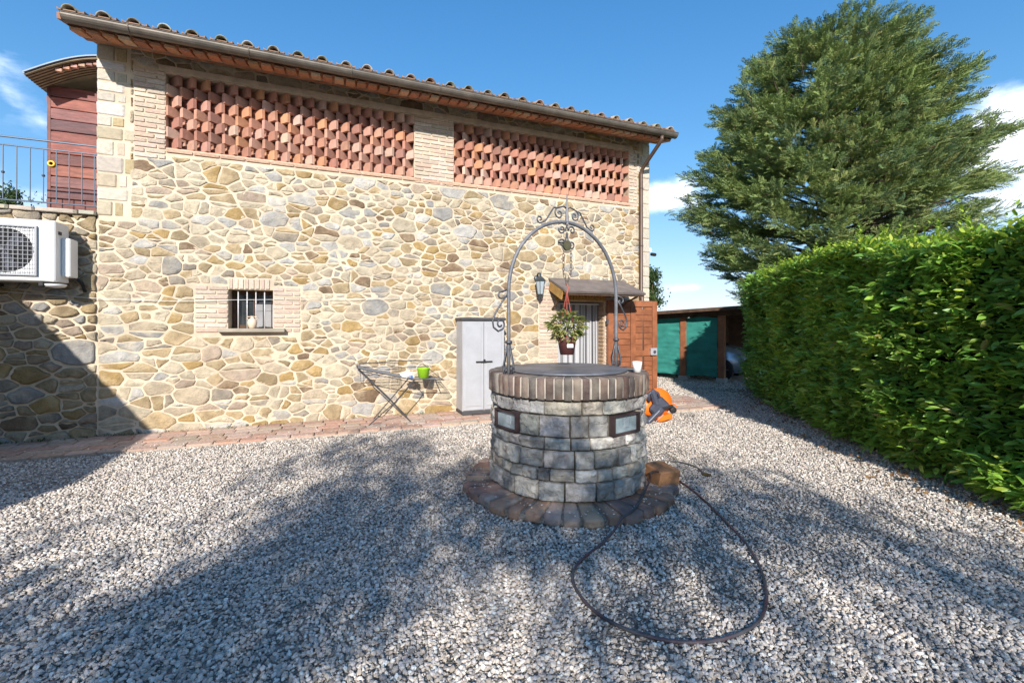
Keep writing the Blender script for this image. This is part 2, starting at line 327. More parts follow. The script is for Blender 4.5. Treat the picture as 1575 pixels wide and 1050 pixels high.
# ---- instanced scatter (for stuff nobody could count)
def scatter(name, pts, rots, scl, variants, m, parent=None, kind='stuff'):
    # one point per piece; position, turn and size are stored on the points
    pts = np.asarray(pts, dtype=np.float32); n = len(pts)
    me = bpy.data.meshes.new(name); me.vertices.add(n); me.vertices.foreach_set('co', pts.ravel())
    a = me.attributes.new('rot', 'FLOAT_VECTOR', 'POINT'); a.data.foreach_set('vector', np.asarray(rots, dtype=np.float32).ravel())
    a = me.attributes.new('scl', 'FLOAT', 'POINT'); a.data.foreach_set('value', np.asarray(scl, dtype=np.float32).ravel())
    a = me.attributes.new('idx', 'INT', 'POINT'); a.data.foreach_set('value', np.random.RandomState(len(name)).randint(0, len(variants), n).astype(np.int32))
    cl = bpy.data.collections.new(name + '_pieces')
    for i, v in enumerate(variants):
        if not v.materials: v.materials.append(m)
        cl.objects.link(bpy.data.objects.new('piece', v))
    ng = bpy.data.node_groups.new(name, 'GeometryNodeTree')
    ng.interface.new_socket('Geometry', in_out='INPUT', socket_type='NodeSocketGeometry'); ng.interface.new_socket('Geometry', in_out='OUTPUT', socket_type='NodeSocketGeometry')
    gi = ng.nodes.new('NodeGroupInput'); go = ng.nodes.new('NodeGroupOutput')
    iop = ng.nodes.new('GeometryNodeInstanceOnPoints'); ci = ng.nodes.new('GeometryNodeCollectionInfo')
    ci.inputs['Collection'].default_value = cl; ci.inputs['Separate Children'].default_value = True; ci.inputs['Reset Children'].default_value = True
    def at(nm, t):
        x = ng.nodes.new('GeometryNodeInputNamedAttribute'); x.data_type = t; x.inputs[0].default_value = nm; return x.outputs[0]
    e2r = ng.nodes.new('FunctionNodeEulerToRotation'); L = ng.links.new
    L(gi.outputs[0], iop.inputs['Points']); L(ci.outputs[0], iop.inputs['Instance']); iop.inputs['Pick Instance'].default_value = True
    L(at('idx', 'INT'), iop.inputs['Instance Index']); L(at('rot', 'FLOAT_VECTOR'), e2r.inputs[0]); L(e2r.outputs[0], iop.inputs['Rotation']); L(at('scl', 'FLOAT'), iop.inputs['Scale'])
    L(iop.outputs[0], go.inputs[0])
    me.materials.append(m)
    o = bpy.data.objects.new(name, me); COL.objects.link(o)
    if parent: o.parent = parent
    md = o.modifiers.new('scatter', 'NODES'); md.node_group = ng
    if kind: o['kind'] = kind
    return o

# ------------------------------------------------------------------ ground (structure)
ys_p = [(-14, -10), (14, -10), (14, 30), (-14, 30)]
g = MB().add([(-400, -400, -.03), (400, -400, -.03), (400, 400, -.03), (-400, 400, -.03)], [(0, 1, 2, 3)]).build('ground', M_ground); tag(g, kind='structure')
nx, ny = 90, 90; vs = []
for j in range(ny + 1):
    for i in range(nx + 1):
        x = -13 + 21 * i / nx; y = -9 + 27 * j / ny
        vs.append((x, y, .012 * noise.noise(Vector((x * .8, y * .8, 0))) - .014))
g = MB().add(vs, [(j * (nx + 1) + i, j * (nx + 1) + i + 1, (j + 1) * (nx + 1) + i + 1, (j + 1) * (nx + 1) + i) for j in range(ny) for i in range(nx)]).build('gravel_yard', M_gravelbase, smooth=True); tag(g, kind='structure')
def gz(x, y): return .012 * noise.noise(Vector((x * .8, y * .8, 0))) - .014

# ------------------------------------------------------------------ rubble masonry
PAL = [((.60, .51, .37), 12), ((.50, .37, .21), 8), ((.48, .32, .13), 5), ((.42, .40, .37), 4), ((.27, .18, .11), 3), ((.58, .55, .50), 6), ((.48, .37, .28), 4), ((.56, .46, .33), 9), ((.34, .29, .23), 4), ((.40, .30, .17), 3)]
PALX = [c for c, w in PAL for _ in range(w)]
def clip(poly, a, b, c):      # keep a*x+b*y<=c
    out = []
    for i in range(len(poly)):
        p, q = poly[i], poly[(i + 1) % len(poly)]
        dp = a * p[0] + b * p[1] - c; dq = a * q[0] + b * q[1] - c
        if dp <= 0: out.append(p)
        if (dp < 0 < dq) or (dq < 0 < dp):
            t = dp / (dp - dq); out.append((p[0] + (q[0] - p[0]) * t, p[1] + (q[1] - p[1]) * t))
    return out
def rubble(x0, x1, z0, z1, holes, R, sizef, AX=1.6):
    seeds = []; H = [(a / AX, b / AX, c, d) for a, b, c, d in holes]; X0, X1 = x0 / AX, x1 / AX
    cell = {}
    def near(x, z, rad):
        for i in range(int((x - rad) // .2), int((x + rad) // .2) + 1):
            for j in range(int((z - rad) // .2), int((z + rad) // .2) + 1):
                yield from cell.get((i, j), ())
    for k in range(15000):
        x = R.uniform(X0, X1); z = R.uniform(z0, z1)
        if any(a < x < b and c < z < d for a, b, c, d in H): continue
        big = max(0, 1 - k / 3000)
        r = sizef(x * AX, z) * (R.uniform(.5, 1.0) + big * R.uniform(0, 1.3) * (R.random() < .5))
        if all((x - s[0]) ** 2 + (z - s[1]) ** 2 > ((r + s[2]) * .86) ** 2 for s in near(x, z, .6)):
            seeds.append((x, z, r)); cell.setdefault((int(x // .2), int(z // .2)), []).append((x, z, r))
    out = []
    for (x, z, r) in seeds:
        B = r * 2.1; poly = [(x - B, z - B), (x + B, z - B), (x + B, z + B), (x - B, z + B)]
        for t in near(x, z, .75):
            if t[0] == x and t[1] == z: continue
            dx, dz = t[0] - x, t[1] - z; dd = dx * dx + dz * dz
            # power bisector
            k = (t[0] ** 2 + t[1] ** 2 - x * x - z * z + r * r - t[2] ** 2) / 2
            poly = clip(poly, dx, dz, k)
            if len(poly) < 3: break
        if len(poly) < 3: continue
        for (a, b, c) in ((1, 0, X1), (-1, 0, -X0), (0, 1, z1), (0, -1, -z0)): poly = clip(poly, a, b, c)
        for (a, b, c, d) in H:
            e = [(a - x, (1, 0, a)), (x - b, (-1, 0, -b)), (c - z, (0, 1, c)), (z - d, (0, -1, -d))]
            poly = clip(poly, *max(e, key=lambda q: q[0])[1])
        if len(poly) < 3: continue
        poly = [(p[0] * AX, p[1]) for p in poly]
        cx = sum(p[0] for p in poly) / len(poly); cz = sum(p[1] for p in poly) / len(poly)
        A = .5 * sum(poly[i][0] * poly[(i + 1) % len(poly)][1] - poly[(i + 1) % len(poly)][0] * poly[i][1] for i in range(len(poly)))
        if abs(A) < .002: continue
        w_ = max(p[0] for p in poly) - min(p[0] for p in poly); h_ = max(p[1] for p in poly) - min(p[1] for p in poly)
        q_ = R.random(); parts_ = [poly]
        if h_ > .15 and q_ < .30:
            k = R.uniform(-.12, .12); zc = cz + R.uniform(-.2, .2) * h_; parts_ = [clip(poly, -k, 1, zc - k * cx), clip(poly, k, -1, -zc + k * cx)]
        elif w_ > .30 and q_ < .5:
            k = R.uniform(-.4, .4); xc = cx + R.uniform(-.2, .2) * w_; parts_ = [clip(poly, 1, k, xc + k * cz), clip(poly, -1, -k, -xc - k * cz)]
        for pl_ in parts_:
            if len(pl_) < 3: continue
            A = .5 * sum(pl_[i][0] * pl_[(i + 1) % len(pl_)][1] - pl_[(i + 1) % len(pl_)][0] * pl_[i][1] for i in range(len(pl_)))
            if abs(A) > .0015: out.append((abs(A), sum(p[0] for p in pl_) / len(pl_), sum(p[1] for p in pl_) / len(pl_), pl_))
    return out
def stone_mesh(mb, poly, cx, cz, R, inset=.010, proud=.02):
    # drop tiny edges, jitter, round the corners, then three rings out to a slightly domed face
    pts = [poly[0]]
    for p in poly[1:]:
        if math.dist(p, pts[-1]) > .015: pts.append(p)
    if len(pts) > 3 and math.dist(pts[0], pts[-1]) < .02: pts.pop()
    if len(pts) < 3: return False
    pp = []
    for i in range(len(pts)):
        p, q = Vector(pts[i]), Vector(pts[(i + 1) % len(pts)]); L = (q - p).length
        t = R.uniform(.04, .2)
        a = p.lerp(q, t); b = p.lerp(q, 1 - R.uniform(.04, .2))
        pp.append(a)
        if L > .14: m = p.lerp(q, R.uniform(.4, .6)); nrm = Vector((-(q - p).y, (q - p).x)).normalized(); pp.append(m + nrm * R.uniform(-.012, .012))
        pp.append(b)
    c = Vector((cx, cz)); ins = inset + (R.uniform(-.005, .006) if R.random() < .7 else R.uniform(.005, .02))
    def ring(d, y, j=0):
        out = []
        for p in pp:
            v = p - c; L = v.length; k = max(.25, (L - d) / L) if L > 1e-5 else 1
            q = c + v * k; out.append((q.x + R.uniform(-j, j), y + R.uniform(-j, j) * .8, q.y + R.uniform(-j, j)))
        return out
    n = len(pp); tx, tz = R.uniform(-.05, .05), R.uniform(-.06, .04)
    r0 = ring(ins, .02); r1 = ring(ins + .002, -proud * .55, .0015); r2 = ring(ins + .008, -proud, .003); r3 = ring(ins + .04, -proud - .002, .006)
    r2 = [(a, b + (a - cx) * tx + (z - cz) * tz, z) for a, b, z in r2]; r3 = [(a, b + (a - cx) * tx + (z - cz) * tz, z) for a, b, z in r3]
    vs = r0 + r1 + r2 + r3 + [(cx, -proud - R.uniform(0, .008), cz)]
    fs = []
    for k in range(3):
        for i in range(n): fs.append((k * n + i, k * n + (i + 1) % n, (k + 1) * n + (i + 1) % n, (k + 1) * n + i))
    for i in range(n): fs.append((3 * n + i, 3 * n + (i + 1) % n, 4 * n))
    mb.add(vs, fs); return True
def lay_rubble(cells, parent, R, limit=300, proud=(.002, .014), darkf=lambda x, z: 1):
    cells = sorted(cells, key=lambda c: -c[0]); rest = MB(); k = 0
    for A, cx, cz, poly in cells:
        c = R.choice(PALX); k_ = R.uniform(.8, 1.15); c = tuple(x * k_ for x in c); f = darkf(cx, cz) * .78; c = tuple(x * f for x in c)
        if k < limit:
            mb = MB()
            p0 = [(p[0] - cx, p[1] - cz) for p in poly]
            if stone_mesh(mb, p0, 0, 0, R, proud=R.uniform(*proud)):
                mb.build('stone', M_stone, parent, loc=(cx, 0, cz), smooth=True, color=c); k += 1
        else:
            rest.col = c; stone_mesh(rest, poly, cx, cz, R, proud=R.uniform(*proud))
    if rest.v:
        o = rest.build('small_stones', M_stoneA, parent, smooth=True); o['kind'] = 'stuff'
def wall_panel(x0, x1, z0, z1, y0, y1, holes):
    mb = MB(); xs = sorted({x0, x1, *[h[0] for h in holes], *[h[1] for h in holes]}); zs = sorted({z0, z1, *[h[2] for h in holes], *[h[3] for h in holes]})
    inh = lambda x, z: any(a < x < b and c < z < d for a, b, c, d in holes)
    for i in range(len(xs) - 1):
        for j in range(len(zs) - 1):
            a, b, c, d = xs[i], xs[i + 1], zs[j], zs[j + 1]
            if inh((a + b) / 2, (c + d) / 2): continue
            mb.add([(a, y0, c), (b, y0, c), (b, y0, d), (a, y0, d), (a, y1, c), (b, y1, c), (b, y1, d), (a, y1, d)], [(0, 1, 2, 3), (7, 6, 5, 4)])
    for (a, b, c, d) in list(holes) + [(x0, x1, z0, z1)]:
        mb.add([(a, y0, c), (b, y0, c), (b, y0, d), (a, y0, d), (a, y1, c), (b, y1, c), (b, y1, d), (a, y1, d)], [(0, 4, 5, 1), (1, 5, 6, 2), (2, 6, 7, 3), (3, 7, 4, 0)])
    return mb

# ================================================================== FARMHOUSE
WL = 9.23; ZT = 5.47
LA = (.77, 4.296, 4.09, 5.16); LB = (4.994, 8.72, 4.09, 5.16)
WIN = (1.54, 2.138, 1.50, 2.09); DOOR = (7.07, 8.13, .02, 2.02)
TZ = 3.11
house = thing('farmhouse', 'two-storey rubble stone farmhouse with terracotta brick lattice screens under the eaves', 'house', ORG, TH)
R1 = random.Random(11)
wm = wall_panel(0, WL, -.1, ZT, 0, .42, [LA, LB, WIN, DOOR])
wm.build('wall', M_mortar, house)
b = MB()
b.box((.15, 3.2, 2.7), (.3, 5.5, 5.5)); b.box((WL - .15, 3.2, 2.7), (.3, 5.5, 5.5)); b.box((WL / 2, 6.1, 3.5), (WL - .02, .3, 7.0)); b.prism([(.42, 5.44), (6.2, 5.44), (6.2, 7.0), (.42, 5.56)], 0, .01, .25); b.prism([(.42, 5.44), (6.2, 5.44), (6.2, 7.0), (.42, 5.56)], 0, WL - .25, WL - .01); b.box((WL / 2, 3.2, 3.9), (WL - .6, 5.5, .25)); b.box((WL / 2, 3.0, .02), (WL - .6, 5.1, .04))
b.box((WL / 2, 3.2, 1.2), (.2, 5.5, 2.4))
b.build('side_and_back_wall', M_mortar, house)
jl = (.40, .77, 3.92, 5.2); pil = (4.296, 4.994, 4.0, 5.2); jr = (8.72, 8.92, 3.95, 5.2); sillc = (.40, 8.92, 3.98, 4.09); lint = (.70, 8.80, 5.16, 5.26)
wl_ = (1.12, 1.54, 1.44, 2.16); wr_ = (2.138, 2.52, 1.44, 2.16); ws_ = (1.54, 2.138, 2.09, 2.26); dl_ = (6.66, 7.07, 0, 2.3); dt_ = (7.07, 8.13, 2.02, 2.3); dr_ = (8.13, 8.36, 0, 2.1)
quo = (0, .36, 3.0, 5.47); quor = (9.0, 9.23, 0, 5.47)
holes = [LA, LB, WIN, DOOR, jl, pil, jr, sillc, lint, wl_, wr_, ws_, dl_, dt_, dr_, quo, quor, (1.3, 2.4, 1.38, 1.5)]
def szf(x, z):
    b_ = .074 if z > .8 else .105 - .031 * z / .8
    if x < 1.5 and z < 1.6: b_ *= 1.2
    return b_
cells = rubble(0, WL, 0, ZT, holes, R1, szf)
lay_rubble(cells, house, R1, 300)

unit = []
for i in range(5):
    mb = MB(); mb.bbox((0, 0, 0), (1, 1, 1), b=.07, jit=.025, R_=R1); unit.append(mb.mesh('brick_shape'))
def brick(parent, c, sz, m, col, rot=None, name='brick', R=R1):
    k = R.choice(unit)
    key = m.name
    me = UNITM.get((key, k.name))
    if me is None: me = k.copy(); me.materials.clear(); me.materials.append(m); UNITM[(key, k.name)] = me
    return obj(name, me, None, parent, c, rot, col, sz)
UNITM = {}
BPAL = [(.56, .42, .34), (.58, .47, .38), (.52, .37, .29), (.60, .50, .42), (.54, .44, .35), (.48, .38, .31)]
def lay_bricks(parent, rect, bl=.27, bh=.052, gap=.018, y=-.004, depth=.05, soldier=False, pal=BPAL, m=M_brick):
    a, b_, c, d = rect; z = c + gap / 2; row = 0
    if soldier:
        x = a + gap / 2
        while x + bh <= b_ + .01:
            brick(parent, (x + bh / 2, y + depth / 2 - .012 + R1.uniform(-.003, .003), (c + d) / 2), (bh, depth, d - c - gap), m, jcol(R1.choice(pal), .1, R1)); x += bh + gap
        return
    while z + bh <= d + .005:
        x = a + gap / 2 - (bl / 2 if row % 2 else 0)
        while x < b_ - .03:
            l = bl * R1.uniform(.9, 1.06); x0 = max(x, a + .004); x1 = min(x + l, b_ - .004)
            if x1 - x0 > .04: brick(parent, ((x0 + x1) / 2, y + depth / 2 - .012 + R1.uniform(-.004, .004), z + bh / 2 + R1.uniform(-.003, .003)), (x1 - x0, depth, bh * R1.uniform(.9, 1.05)), m, jcol(R1.choice(pal), .1, R1))
            x += l + gap
        z += bh + gap; row += 1
lay_bricks(house, jl, bl=.25); lay_bricks(house, pil); lay_bricks(house, jr, bl=.2)
lay_bricks(house, wl_); lay_bricks(house, wr_); lay_bricks(house, ws_, soldier=True); lay_bricks(house, dl_, bl=.28); lay_bricks(house, dr_, bl=.24)
for k in range(24): brick(house, (.77 + .165 + k * .333, .012, 4.05), (.32, .07, .045), M_brick, jcol((.50, .30, .20), .1, R1))
for z in np.arange(.04, 1.95, .078):      # right reveal of the doorway
    brick(house, (DOOR[1] - .008, .15, z + .03), (.03, .24, .06), M_brick, jcol((.40, .26, .15), .1, R1))
MB().box(((lint[0] + lint[1]) / 2, -.008, 5.212), (lint[1] - lint[0], .06, .085)).build('lintel', mat('pale_lintel', (.55, .46, .37), .9, var=.2, bump=.3), house)
# stone quoins at both corners
z = 3.05; k = 0
while z < 5.45:
    h = R1.uniform(.12, .25); h = min(h, 5.47 - z); w = R1.uniform(.28, .35) if k % 2 else R1.uniform(.15, .22)
    brick(house, (w / 2 - .006, .066, z + h / 2), (w, .16, h - .018), M_quoin, jcol(R1.choice([(.56, .50, .41), (.50, .45, .37), (.58, .54, .48), (.46, .38, .27)]), .1, R1), name='quoin')
    if w < .3: brick(house, (w + .07, .072, z + h / 2), (R1.uniform(.08, .13), .16, h - .03), M_quoin, jcol(R1.choice([(.50, .42, .30), (.56, .50, .41), (.44, .32, .18)]), .1, R1), name='quoin')
    z += h; k += 1
z = .0; k = 0
while z < 5.45:
    h = R1.uniform(.2, .32); h = min(h, 5.47 - z); w = .22 if k % 2 else .19
    brick(house, (WL - w / 2 + .01, .06, z + h / 2), (w, .16, h - .015), M_quoin, jcol((.52, .46, .37), .08, R1), name='quoin')
    z += h; k += 1
# lattice screens: bricks on edge, each course turned the other way
TP = [((.47, .24, .165), 6), ((.52, .29, .215), 5), ((.53, .26, .145), 3), ((.40, .19, .135), 5), ((.56, .37, .29), 3), ((.33, .17, .13), 2)]
TPX = [c for c, w in TP for _ in range(w)]
lb = []
for i in range(4):
    mb = MB(); mb.bbox((0, 0, 0), (.056, .27, .145), b=.004, jit=.0015, R_=R1); me = mb.mesh('lattice_brick'); me.materials.append(M_terra); lb.append(me)
def screen(rect, cols, kids):
    a, b_, c, d = rect
    fr = MB(); fr.box(((a + b_) / 2, .16, c + .004), (b_ - a, .3, .02)); so = fr.build('brick_screen', M_terra, house, color=(.42, .2, .13))
    P = (b_ - a) / cols; rh = (d - c - .01) / 7
    for r in range(7):
        A = (r % 2 == 0); ang = math.radians(40) * (1 if A else -1)
        for k in range(cols):
            x = a + P * (k + .5); dx = 0
            obj('lattice_brick', lb[(k * 3 + r) % 4], None, so, (x + dx, .10 + R1.uniform(-.008, .008) + (.0 if A else .012), c + .012 + rh * (r + .5)), (R1.uniform(-.02, .02), R1.uniform(-.015, .015), ang + R1.uniform(-.05, .05)), jcol(R1.choice(TPX), .1, R1))
screen(LA, 20, 0); screen(LB, 21, 0)
# window
wp = MB(); wa, wb, wc, wd = WIN
wp.box(((wa + wb) / 2, .32, (wc + wd) / 2), (wb - wa, .012, wd - wc)); win = wp.build('window', M_glass, house)
fr = MB()
for x in (wa + .03, (wa + wb) / 2 + .02, wb - .03): fr.box((x, .29, (wc + wd) / 2), (.05, .045, wd - wc - .002))
for z in (wc + .03, wd - .03): fr.box(((wa + wb) / 2, .287, z), (wb - wa - .002, .045, .05))
fr.build('window_frame', M_woodd, win)
MB().box((wb - .15, .262, wc + .2), (.27, .006, .36)).build('curtain', M_curt, win)
for k in range(4): MB().tube([(wa + .12 + k * .118, .07, wc - .01), (wa + .12 + k * .118, .07, wd + .01)], .0085, 8).build('bar', M_metalw, win, smooth=True)
MB().bbox((1.865, -.01, 1.472), (.89, .2, .055), b=.008, jit=.004).build('sill', M_sill, house)
# doorway: dark recess, frame and striped fly curtain
da, db, dc, dd = DOOR
MB().box(((da + db) / 2, .40, 1.02), (db - da, .03, 2.0)).build('inner_door', mat('grey_inner_door', (.20, .20, .21), .8, var=.2), house)
MB().box(((da + db) / 2, .1, 2.05), (db - da + .25, .14, .07)).build('door_lintel', M_woodd, house)
fc = MB().box(((da + db) / 2, .2, 1.98), (db - da - .02, .03, .03)).build('fly_curtain', M_white, house)
sm = MB()
for z in range(8):
    sm.add([], [])
nseg = 10; vs = []
for i in range(nseg + 1):
    for x in (-.5, 0, .5): vs.append((x, .14 * (1 if x == 0 else 0) , -i / nseg))
sm.add(vs, [(i * 3 + j, i * 3 + j + 1, i * 3 + 4 + j, i * 3 + 3 + j) for i in range(nseg) for j in range(2)])
strip = sm.mesh('curtain_strip', True); strip.materials.append(M_strip)
for k in range(22):
    obj('curtain_strip', strip, None, fc, (da + .035 + k * (db - da - .07) / 21, .19 + R1.uniform(-.01, .01), 1.965), (R1.uniform(-.01, .01), 0, R1.uniform(-.3, .3)), (.42, .42, .43) if k % 3 else (.18, .18, .19), (.047, .05, 1.9))
for k in range(17): brick(house, (7.02 + k * .068, -.03, 2.125), (.058, .025, .17), M_yellowwood, (.4, .3, .1), name='slat')
# open wooden door leaf, folded back on the wall past the corner
dp = MB().bbox((.585, 0, 1.02), (1.17, .045, 2.03), b=.004); leaf = dp.build('door', M_wood, house, loc=(8.15, -.055, .02), rot=(0, 0, math.radians(-2.5)), label=None) if False else dp.build('door', M_wood, house, loc=(8.15, -.06, .02), rot=(0, 0, math.radians(-3)))
def fb(c, sz, nm='stile', m=M_wood): MB().bbox(c, sz, b=.005).build(nm, m, leaf)
for x in (.06, .585, 1.11): fb((x, -.035, 1.02), (.115, .03, 2.02))
for z in (.1, .95, 1.97): 
    for x0 in (.32, .848): fb((x0, -.033, z), (.408, .03, .12), 'rail')
for cx_ in (.32, .848):
    for i in range(7): fb((cx_, -.028, .245 + i * .0975), (.40, .02, .092), 'board')
    for i in range(7): fb((cx_, -.028, 1.065 + i * .122), (.40, .02, .117), 'board')
MB().bbox((1.06, -.075, .98), (.15, .05, .15), b=.008).build('lock_box', M_silver, leaf)
MB().tube([(1.06, -.1, .98), (1.06, -.125, .98)], .03, 12).build('lock_knob', M_toolg, leaf)
MB().box((-.02, -.05, .7), (.04, .04, .1)).build('hinge', M_iron, leaf)
MB().box((-.02, -.05, 1.6), (.04, .04, .1)).build('hinge', M_iron, leaf)
# canopy over the door
c0, c1 = 6.86, 8.58
can = MB().prism([(.02, 2.475), (.02, 2.44), (-.72, 2.125), (-.74, 2.16)], 0, c0, c1).build('door_canopy', M_canopy, house)
for k in range(14):
    x = c0 + .06 + k * (c1 - c0 - .12) / 13
    MB().prism([(.0, 2.425), (.0, 2.33), (-.62, 2.10), (-.66, 2.15)], 0, x - .022, x + .022).build('rafter', M_yellowwood, can)
MB().box(((c0 + c1) / 2, -.68, 2.12), (c1 - c0 - .02, .03, .05)).build('front_batten', M_woodd, can)
for x in (c0 + .08, c1 - .1):
    MB().tube([(x, -.02, 1.86), (x, -.3, 2.02), (x, -.6, 2.1)], .022, 6).build('bracket', M_woodd, can)
MB().box((c0 + .01, -.3, 2.2), (.025, .55, .16), rot=(math.radians(23), 0, 0)).build('side_board', M_yellowwood, can)

# roof, eaves, gutter
roof = MB().prism([(-.70, 5.36), (6.6, 7.3), (6.6, 7.18), (-.70, 5.28)], 0, -.12, WL + .12).build('roof', M_soffit, house, color=(.35, .17, .10))
MB().prism([(0.0, 5.475), (-.30, 5.30), (-.33, 5.34), (-.02, 5.52), (.4, 5.60), (.4, 5.475)], 0, -.02, WL + .02).build('cornice', M_plaster, house)
EP = [(.40, .17, .09), (.46, .22, .12), (.36, .16, .09), (.52, .32, .20), (.42, .20, .11)]
for row, (n0, n1, z0, z1) in enumerate([(.16, .42, 5.315, 5.33), (.36, .64, 5.235, 5.255)]):
    K = 58
    for k in range(K):
        x = -.05 + (k + .5) * (WL + .1) / K
        brick(house, (x, -(n0 + n1) / 2, (z0 + z1) / 2 + .015 + R1.uniform(-.003, .003)), ((WL + .1) / K - .03, n1 - n0, .042), M_soffit, jcol(R1.choice(EP), .15, R1), rot=(math.radians(14), 0, 0), name='eave_tile')
MB().prism([(-.62, 5.30), (-.64, 5.255), (-.16, 5.34), (-.1, 5.44), (-.16, 5.46)], 0, -.05, WL + .05).build('eave_board', mat('terracotta_eave', (.33, .15, .08), .9, var=.4, ns=5, bump=.3, tint=(.18, .12, .07), tamt=.6), house)
gm = MB(); kk = 10; GX0, GX1 = -.06, WL + .10; gr = .082; gc = (-.70, 5.335)
prof = [(gc[0] + gr * math.cos(PI + PI * i / kk), gc[1] + gr * math.sin(PI + PI * i / kk) * 1.05) for i in range(kk + 1)]
inner = [(gc[0] + (gr - .004) * math.cos(PI + PI * i / kk), gc[1] + (gr - .004) * math.sin(PI + PI * i / kk) * 1.05) for i in range(kk, -1, -1)]
gut = gm.prism(prof + inner, 0, GX0, GX1).build('gutter', M_gutter, house)
MB().tube([(GX0, gc[0] - gr, gc[1]), (GX1, gc[0] - gr, gc[1])], .008, 8).build('gutter_bead', M_gutter, gut)
for x in (GX0 + .003, GX1 - .003): MB().prism(prof, 0, x - .003, x + .003).build('gutter_end', M_gutter, gut)
for k in range(7):
    x = .6 + k * 1.33
    MB().tube([(x, gc[0] + gr + .02, gc[1] + .02)] + [(x, gc[0] + (gr + .005) * math.cos(a), gc[1] + (gr + .005) * math.sin(a) * 1.05) for a in [PI * 2 - PI * j / 8 for j in range(9)]] + [(x, gc[0] - gr, gc[1] + .02), (x, gc[0] + .03, gc[1] + .035)], .007, 5).build('gutter_strap', M_gutter, gut)
MB().tube([(8.99, -.70, 5.26), (8.99, -.70, 5.2), (8.98, -.62, 5.12), (8.98, -.2, 4.86), (8.98, -.09, 4.78), (8.98, -.07, 4.68), (8.98, -.07, 2.2), (8.98, -.10, 2.12), (8.98, -.12, .1)], .038, 12).build('downpipe', M_pipe, house, smooth=True)
for z in (4.4, 3.2): MB().tube([(8.98 + .043 * math.cos(a), -.07 + .043 * math.sin(a), z) for a in [2 * PI * i / 12 for i in range(12)]], .006, 5, closed=True).build('pipe_clip', M_pipe, house)
# roof tiles
tm = []
for v in range(3):
    mb = MB(); ks = 8; L = .46; vs = []
    for e, (y, rr) in enumerate(((-.02, .078), (L, .066))):
        for t in (0, -.014):
            for i in range(ks + 1):
                a = PI * i / ks; vs.append(((rr + t) * math.cos(a), y, (rr + t) * math.sin(a) * .95))
    n1 = ks + 1; fs = []
    for i in range(ks): fs += [(i, i + 1, 2 * n1 + i + 1, 2 * n1 + i), (n1 + i, n1 + i + 1, 3 * n1 + i + 1, 3 * n1 + i), (i, i + 1, n1 + i + 1, n1 + i), (2 * n1 + i, 2 * n1 + i + 1, 3 * n1 + i + 1, 3 * n1 + i)]
    fs += [(0, n1, 3 * n1, 2 * n1), (ks, n1 + ks, 3 * n1 + ks, 2 * n1 + ks)]
    mb.add(vs, fs); me = mb.mesh('roof_tile', True); me.materials.append(M_tile); tm.append(me)
TPAL = [(.26, .21, .16), (.33, .29, .23), (.24, .22, .16), (.38, .33, .28), (.30, .18, .13), (.22, .22, .18)]
sl = math.atan2(1.94, 7.3)
for k in range(30):
    x = .03 + k * .3145
    for r in range(3):
        obj('roof_tile', tm[(k + r) % 3], None, house, (x + R1.uniform(-.012, .012), -.74 + r * .40, 5.37 + r * .40 * math.tan(sl) + R1.uniform(-.004, .008) + r * .004), (sl + R1.uniform(-.02, .02), 0, R1.uniform(-.04, .04)), jcol(R1.choice(TPAL), .2, R1))
pan = MB()
for k in range(30):
    x = -.127 + k * .3145
    pan.prism([(x + .03, 0), (x + .29, 0), (x + .29, .03), (x + .27, .012), (x + .05, .012), (x + .03, .03)], 1, -.02, 7.3)
pan.col = None
pan.build('pan_tiles', M_soffit, house, loc=(0, -.73, 5.375), rot=(sl, 0, 0), color=(.33, .2, .13))['kind'] = 'stuff'

# ================================================================== TERRACE WALL (left) and an unseen wing towards the camera, added for its shade
ter = thing('terrace_wall', 'lower rubble stone terrace wall at far left, mostly in shade under the air conditioner', 'wall', ORG, TH)
R2 = random.Random(5)
MB().box((-2.0, .2, TZ / 2 - .06), (4.0, .4, TZ - .1)).build('wall', M_mortar, ter)
MB().box((-2.05, 2.6, TZ - .16), (4.1, 4.4, .2)).build('terrace_floor', M_joint, ter)
c2 = rubble(-2.3, 0, 0, TZ - .06, [], R2, lambda x, z: .075 if z > 1.2 else .11)
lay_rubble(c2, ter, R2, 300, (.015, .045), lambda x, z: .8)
s = -2.3
while s < -.01:
    w = min(R2.uniform(.25, .5), -s); brick(ter, (s + w / 2, .1, TZ - .035), (w - .01, .34, .055), M_quoin, jcol((.40, .36, .28), .15, R2), name='coping_stone', R=R2); s += w
wing = MB(); wx = .50 - .716 * 3.05  # block out of view, placed so its edge casts the diagonal shade on the wall
wing.box((wx - .85, -4.0, TZ / 2 - .05), (1.7, 7.98, TZ - .1)); wing.build('unseen_shade_wing', M_mortar, ter)
for i in range(24):  # coping along the added, unseen wing
    brick(ter, (wx - .17, -.17 - i * .333, TZ - .07), (.36, .32, .06), M_quoin, jcol((.40, .36, .28), .15, R2), name='coping_stone', R=R2)

# terrace railing
rail = thing('terrace_railing', 'thin dark iron railing along the terrace edge at upper left', 'railing', ORG, TH)
for z, r in ((4.03, .013), (3.92, .010), (3.20, .010)): MB().tube([(-2.6, .12, z), (-.02, .12, z)], r, 6).build('rail', M_rail, rail)
for k in range(19):
    x = -.08 - k * .135
    MB().tube([(x, .12, 3.21), (x, .12, 3.92)], .0065, 6).build('baluster', M_rail, rail)
    if k % 3 == 1 and k > 3: MB().lathe([(.001, -.02), (.016, -.012), (.019, 0), (.016, .012), (.001, .02)], 10, (x, .12, 3.56)).build('knob', M_rail, rail, smooth=True)
for x in (-.04, -2.5): MB().tube([(x, .12, TZ), (x, .12, 4.03)], .013, 6).build('post', M_rail, rail)

